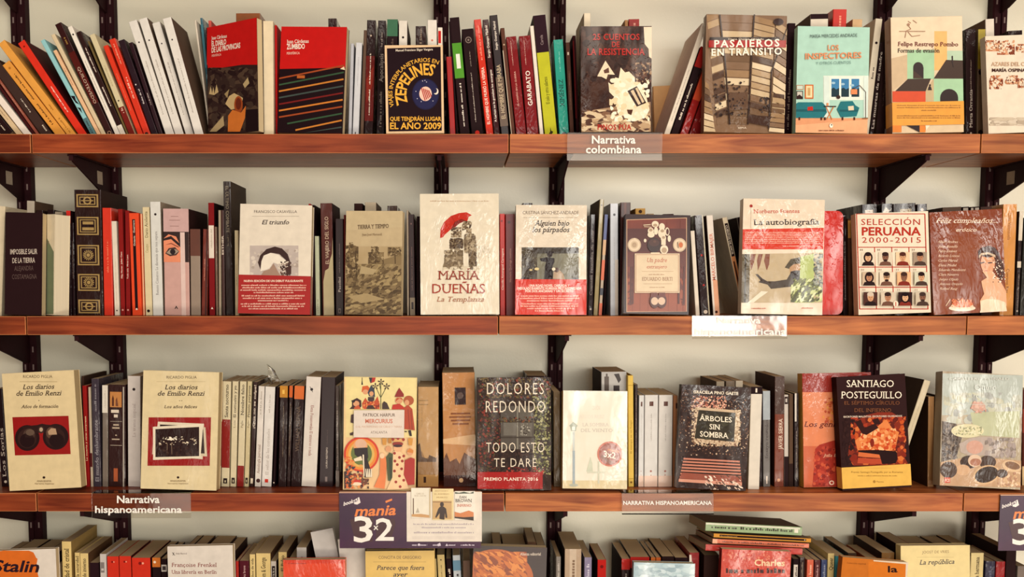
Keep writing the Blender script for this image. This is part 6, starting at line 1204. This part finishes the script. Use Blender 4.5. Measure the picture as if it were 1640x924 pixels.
def holder(r, x0, y0, x1, y1, label, lines, zc, lip=0.012, tilt=0.0, fl=0.03, full=THICK, cap='white'):
    """clear bent acrylic holder: flange on the shelf, face over its edge, lip below"""
    e0 = max(0.0, -tilt)
    a = at(*P(r, x0, y0), -0.004); b = at(*P(r, x1, y0), -0.004)
    root = thing('label_holder', label, 'label holder', (a.x, 0, zc), None, 'clear label holders')
    w = b.x-a.x; t = 0.0012
    ya = -0.0034-e0; yb = ya-tilt
    prof = [(fl, 0.0003), (fl, 0.0003+t), (ya-t, 0.0003+t), (yb-t, -full-0.002), (yb-0.0026-t, -full-0.002-lip), (yb-0.0026, -full-0.002-lip), (yb, -full-0.002), (ya, 0.0003)]
    mb = MB(); mb.prism_x(prof, 0, w, AC); mb.build('acrylic_sheet', root)
    s = Panel(r, x0, y0, x1, y1, -0.0052, 'tmp', '', ''); org = s.root.location.copy(); bpy.data.objects.remove(s.root); s.root = root
    s.fin = 'm'
    for (txt, tx0, tx1, ty, h) in lines: s.T(txt, tx0, tx1, ty, h, 'f0ece4', 'h', 'label_lettering')
    for n, bb in s.parts.items():
        off = org-root.location
        sl = tilt/(full+0.002)
        bb.v = [(v[0]+off.x, v[1]+off.y-e0-max(0.0, -(v[2]+off.z))*sl-(0.0026*max(0.0, -(v[2]+off.z)-full-0.002)/max(lip, .001)), v[2]+off.z) for v in bb.v]; bb.build(n, root)
holder('R3', 345, 685, 830, 815, 'clear label holder lettered Narrativa colombiana on the top shelf edge', [('Narrativa', 470, 693, 732, 38), ('colombiana', 440, 724, 781, 38)], Z1, lip=0.0125, tilt=-0.004)
holder('n10', 65, 730, 605, 862, 'shiny clear label holder lettered Narrativa hispanoamericana on the second shelf edge', [('Narrativa', 205, 455, 774, 34), ('hispanoamericana', 78, 600, 838, 36)], Z2, lip=0.005, tilt=0.003)
holder('V0', 752, 115, 1565, 292, 'clear label holder lettered Narrativa hispanoamericana on the third shelf, near the left', [('Narrativa', 960, 1310, 181, 58), ('hispanoamericana', 780, 1494, 262, 54)], Z3, lip=0.009)
holder('V3', 1003, 115, 1755, 240, 'long clear label holder lettered in capitals on the third shelf, under white spines', [('NARRATIVA HISPANOAMERICANA', 1014, 1740, 194, 30)], Z3, lip=0.0015, tilt=0.0045)
# crumpled end of plastic wrapping sticking up from a white book
wb = [p[0] for p in PEND if p[3].startswith('white wrapped book with small red square')][0]
mi = Matrix.LocRotScale(wb.location, wb.rotation_euler, None).inverted()
mb = MB(); rn = random.Random(3); rings = []
for k in range(7):
    t_ = k/6.0; cx, cy = 455-52*t_**1.3-6*math.sin(t_*6), 178-105*t_; rad = 40*(1-t_)**0.8+1.5
    c = at(*P('R13', cx, cy), 0.11); ring = []
    for j in range(9):
        a_ = j*6.283/9; q = rad/3.185/850*rn.uniform(0.75, 1.15); ring.append(mi @ (c+Vector((q*math.cos(a_), q*0.7*math.sin(a_), 0))))
    rings.append(ring)
vs = [p for r_ in rings for p in r_]; fs = [(k*9+j, k*9+(j+1) % 9, (k+1)*9+(j+1) % 9, (k+1)*9+j) for k in range(6) for j in range(9)]
mb.add(vs, fs, AC); mb.build('plastic_flap', wb)
# ------------------------------------------------------------------ which one: labels told apart by their neighbours
ORD = ['first','second','third','fourth','fifth','sixth','seventh','eighth','ninth','tenth','eleventh','twelfth','thirteenth','fourteenth','fifteenth','sixteenth','seventeenth','eighteenth','nineteenth','twentieth','twenty-first','twenty-second','twenty-third','twenty-fourth','twenty-fifth','twenty-sixth','twenty-seventh','twenty-eighth']
for rw in (1, 2, 3, 4):
    lm = sorted((x, m) for r, x, m in LANDMARK if r == rw)
    sp = sorted([p for p in PEND if p[1] == rw and p[4] == 'spine'], key=lambda p: p[2])
    pk = sorted([p for p in PEND if p[1] == rw and p[4] == 'peek'], key=lambda p: p[2])
    cnt = {}
    for root, _, x, desc, k in sp:
        left = [m for lx, m in lm if lx < x]
        if left: key = left[-1]; i = cnt.get(key, 0); cnt[key] = i+1; root['label'] = '%s, %s spine right of the %s' % (desc, ORD[i], key)
        else: i = cnt.get(None, 0); cnt[None] = i+1; root['label'] = '%s, %s spine from the left end, %s' % (desc, ORD[i], ROWS[rw]['name'])
    for root, _, x, desc, k in pk:
        key = min(lm, key=lambda q: abs(q[0]-x))[1]; i = cnt.get('p'+key, 0); cnt['p'+key] = i+1
        root['label'] = '%s showing above the %s, %s from its left' % (desc, key, ORD[i])
for p in PEND:
    l = p[0]['label'].split()
    if len(l) > 16: p[0]['label'] = ' '.join(p[0]['label'].replace(' with ', ', ').replace(', leaning', '').replace(' the ', ' ').split()[:16])
for c_ in list(bpy.data.meshes):
    if c_.users == 0: bpy.data.meshes.remove(c_)
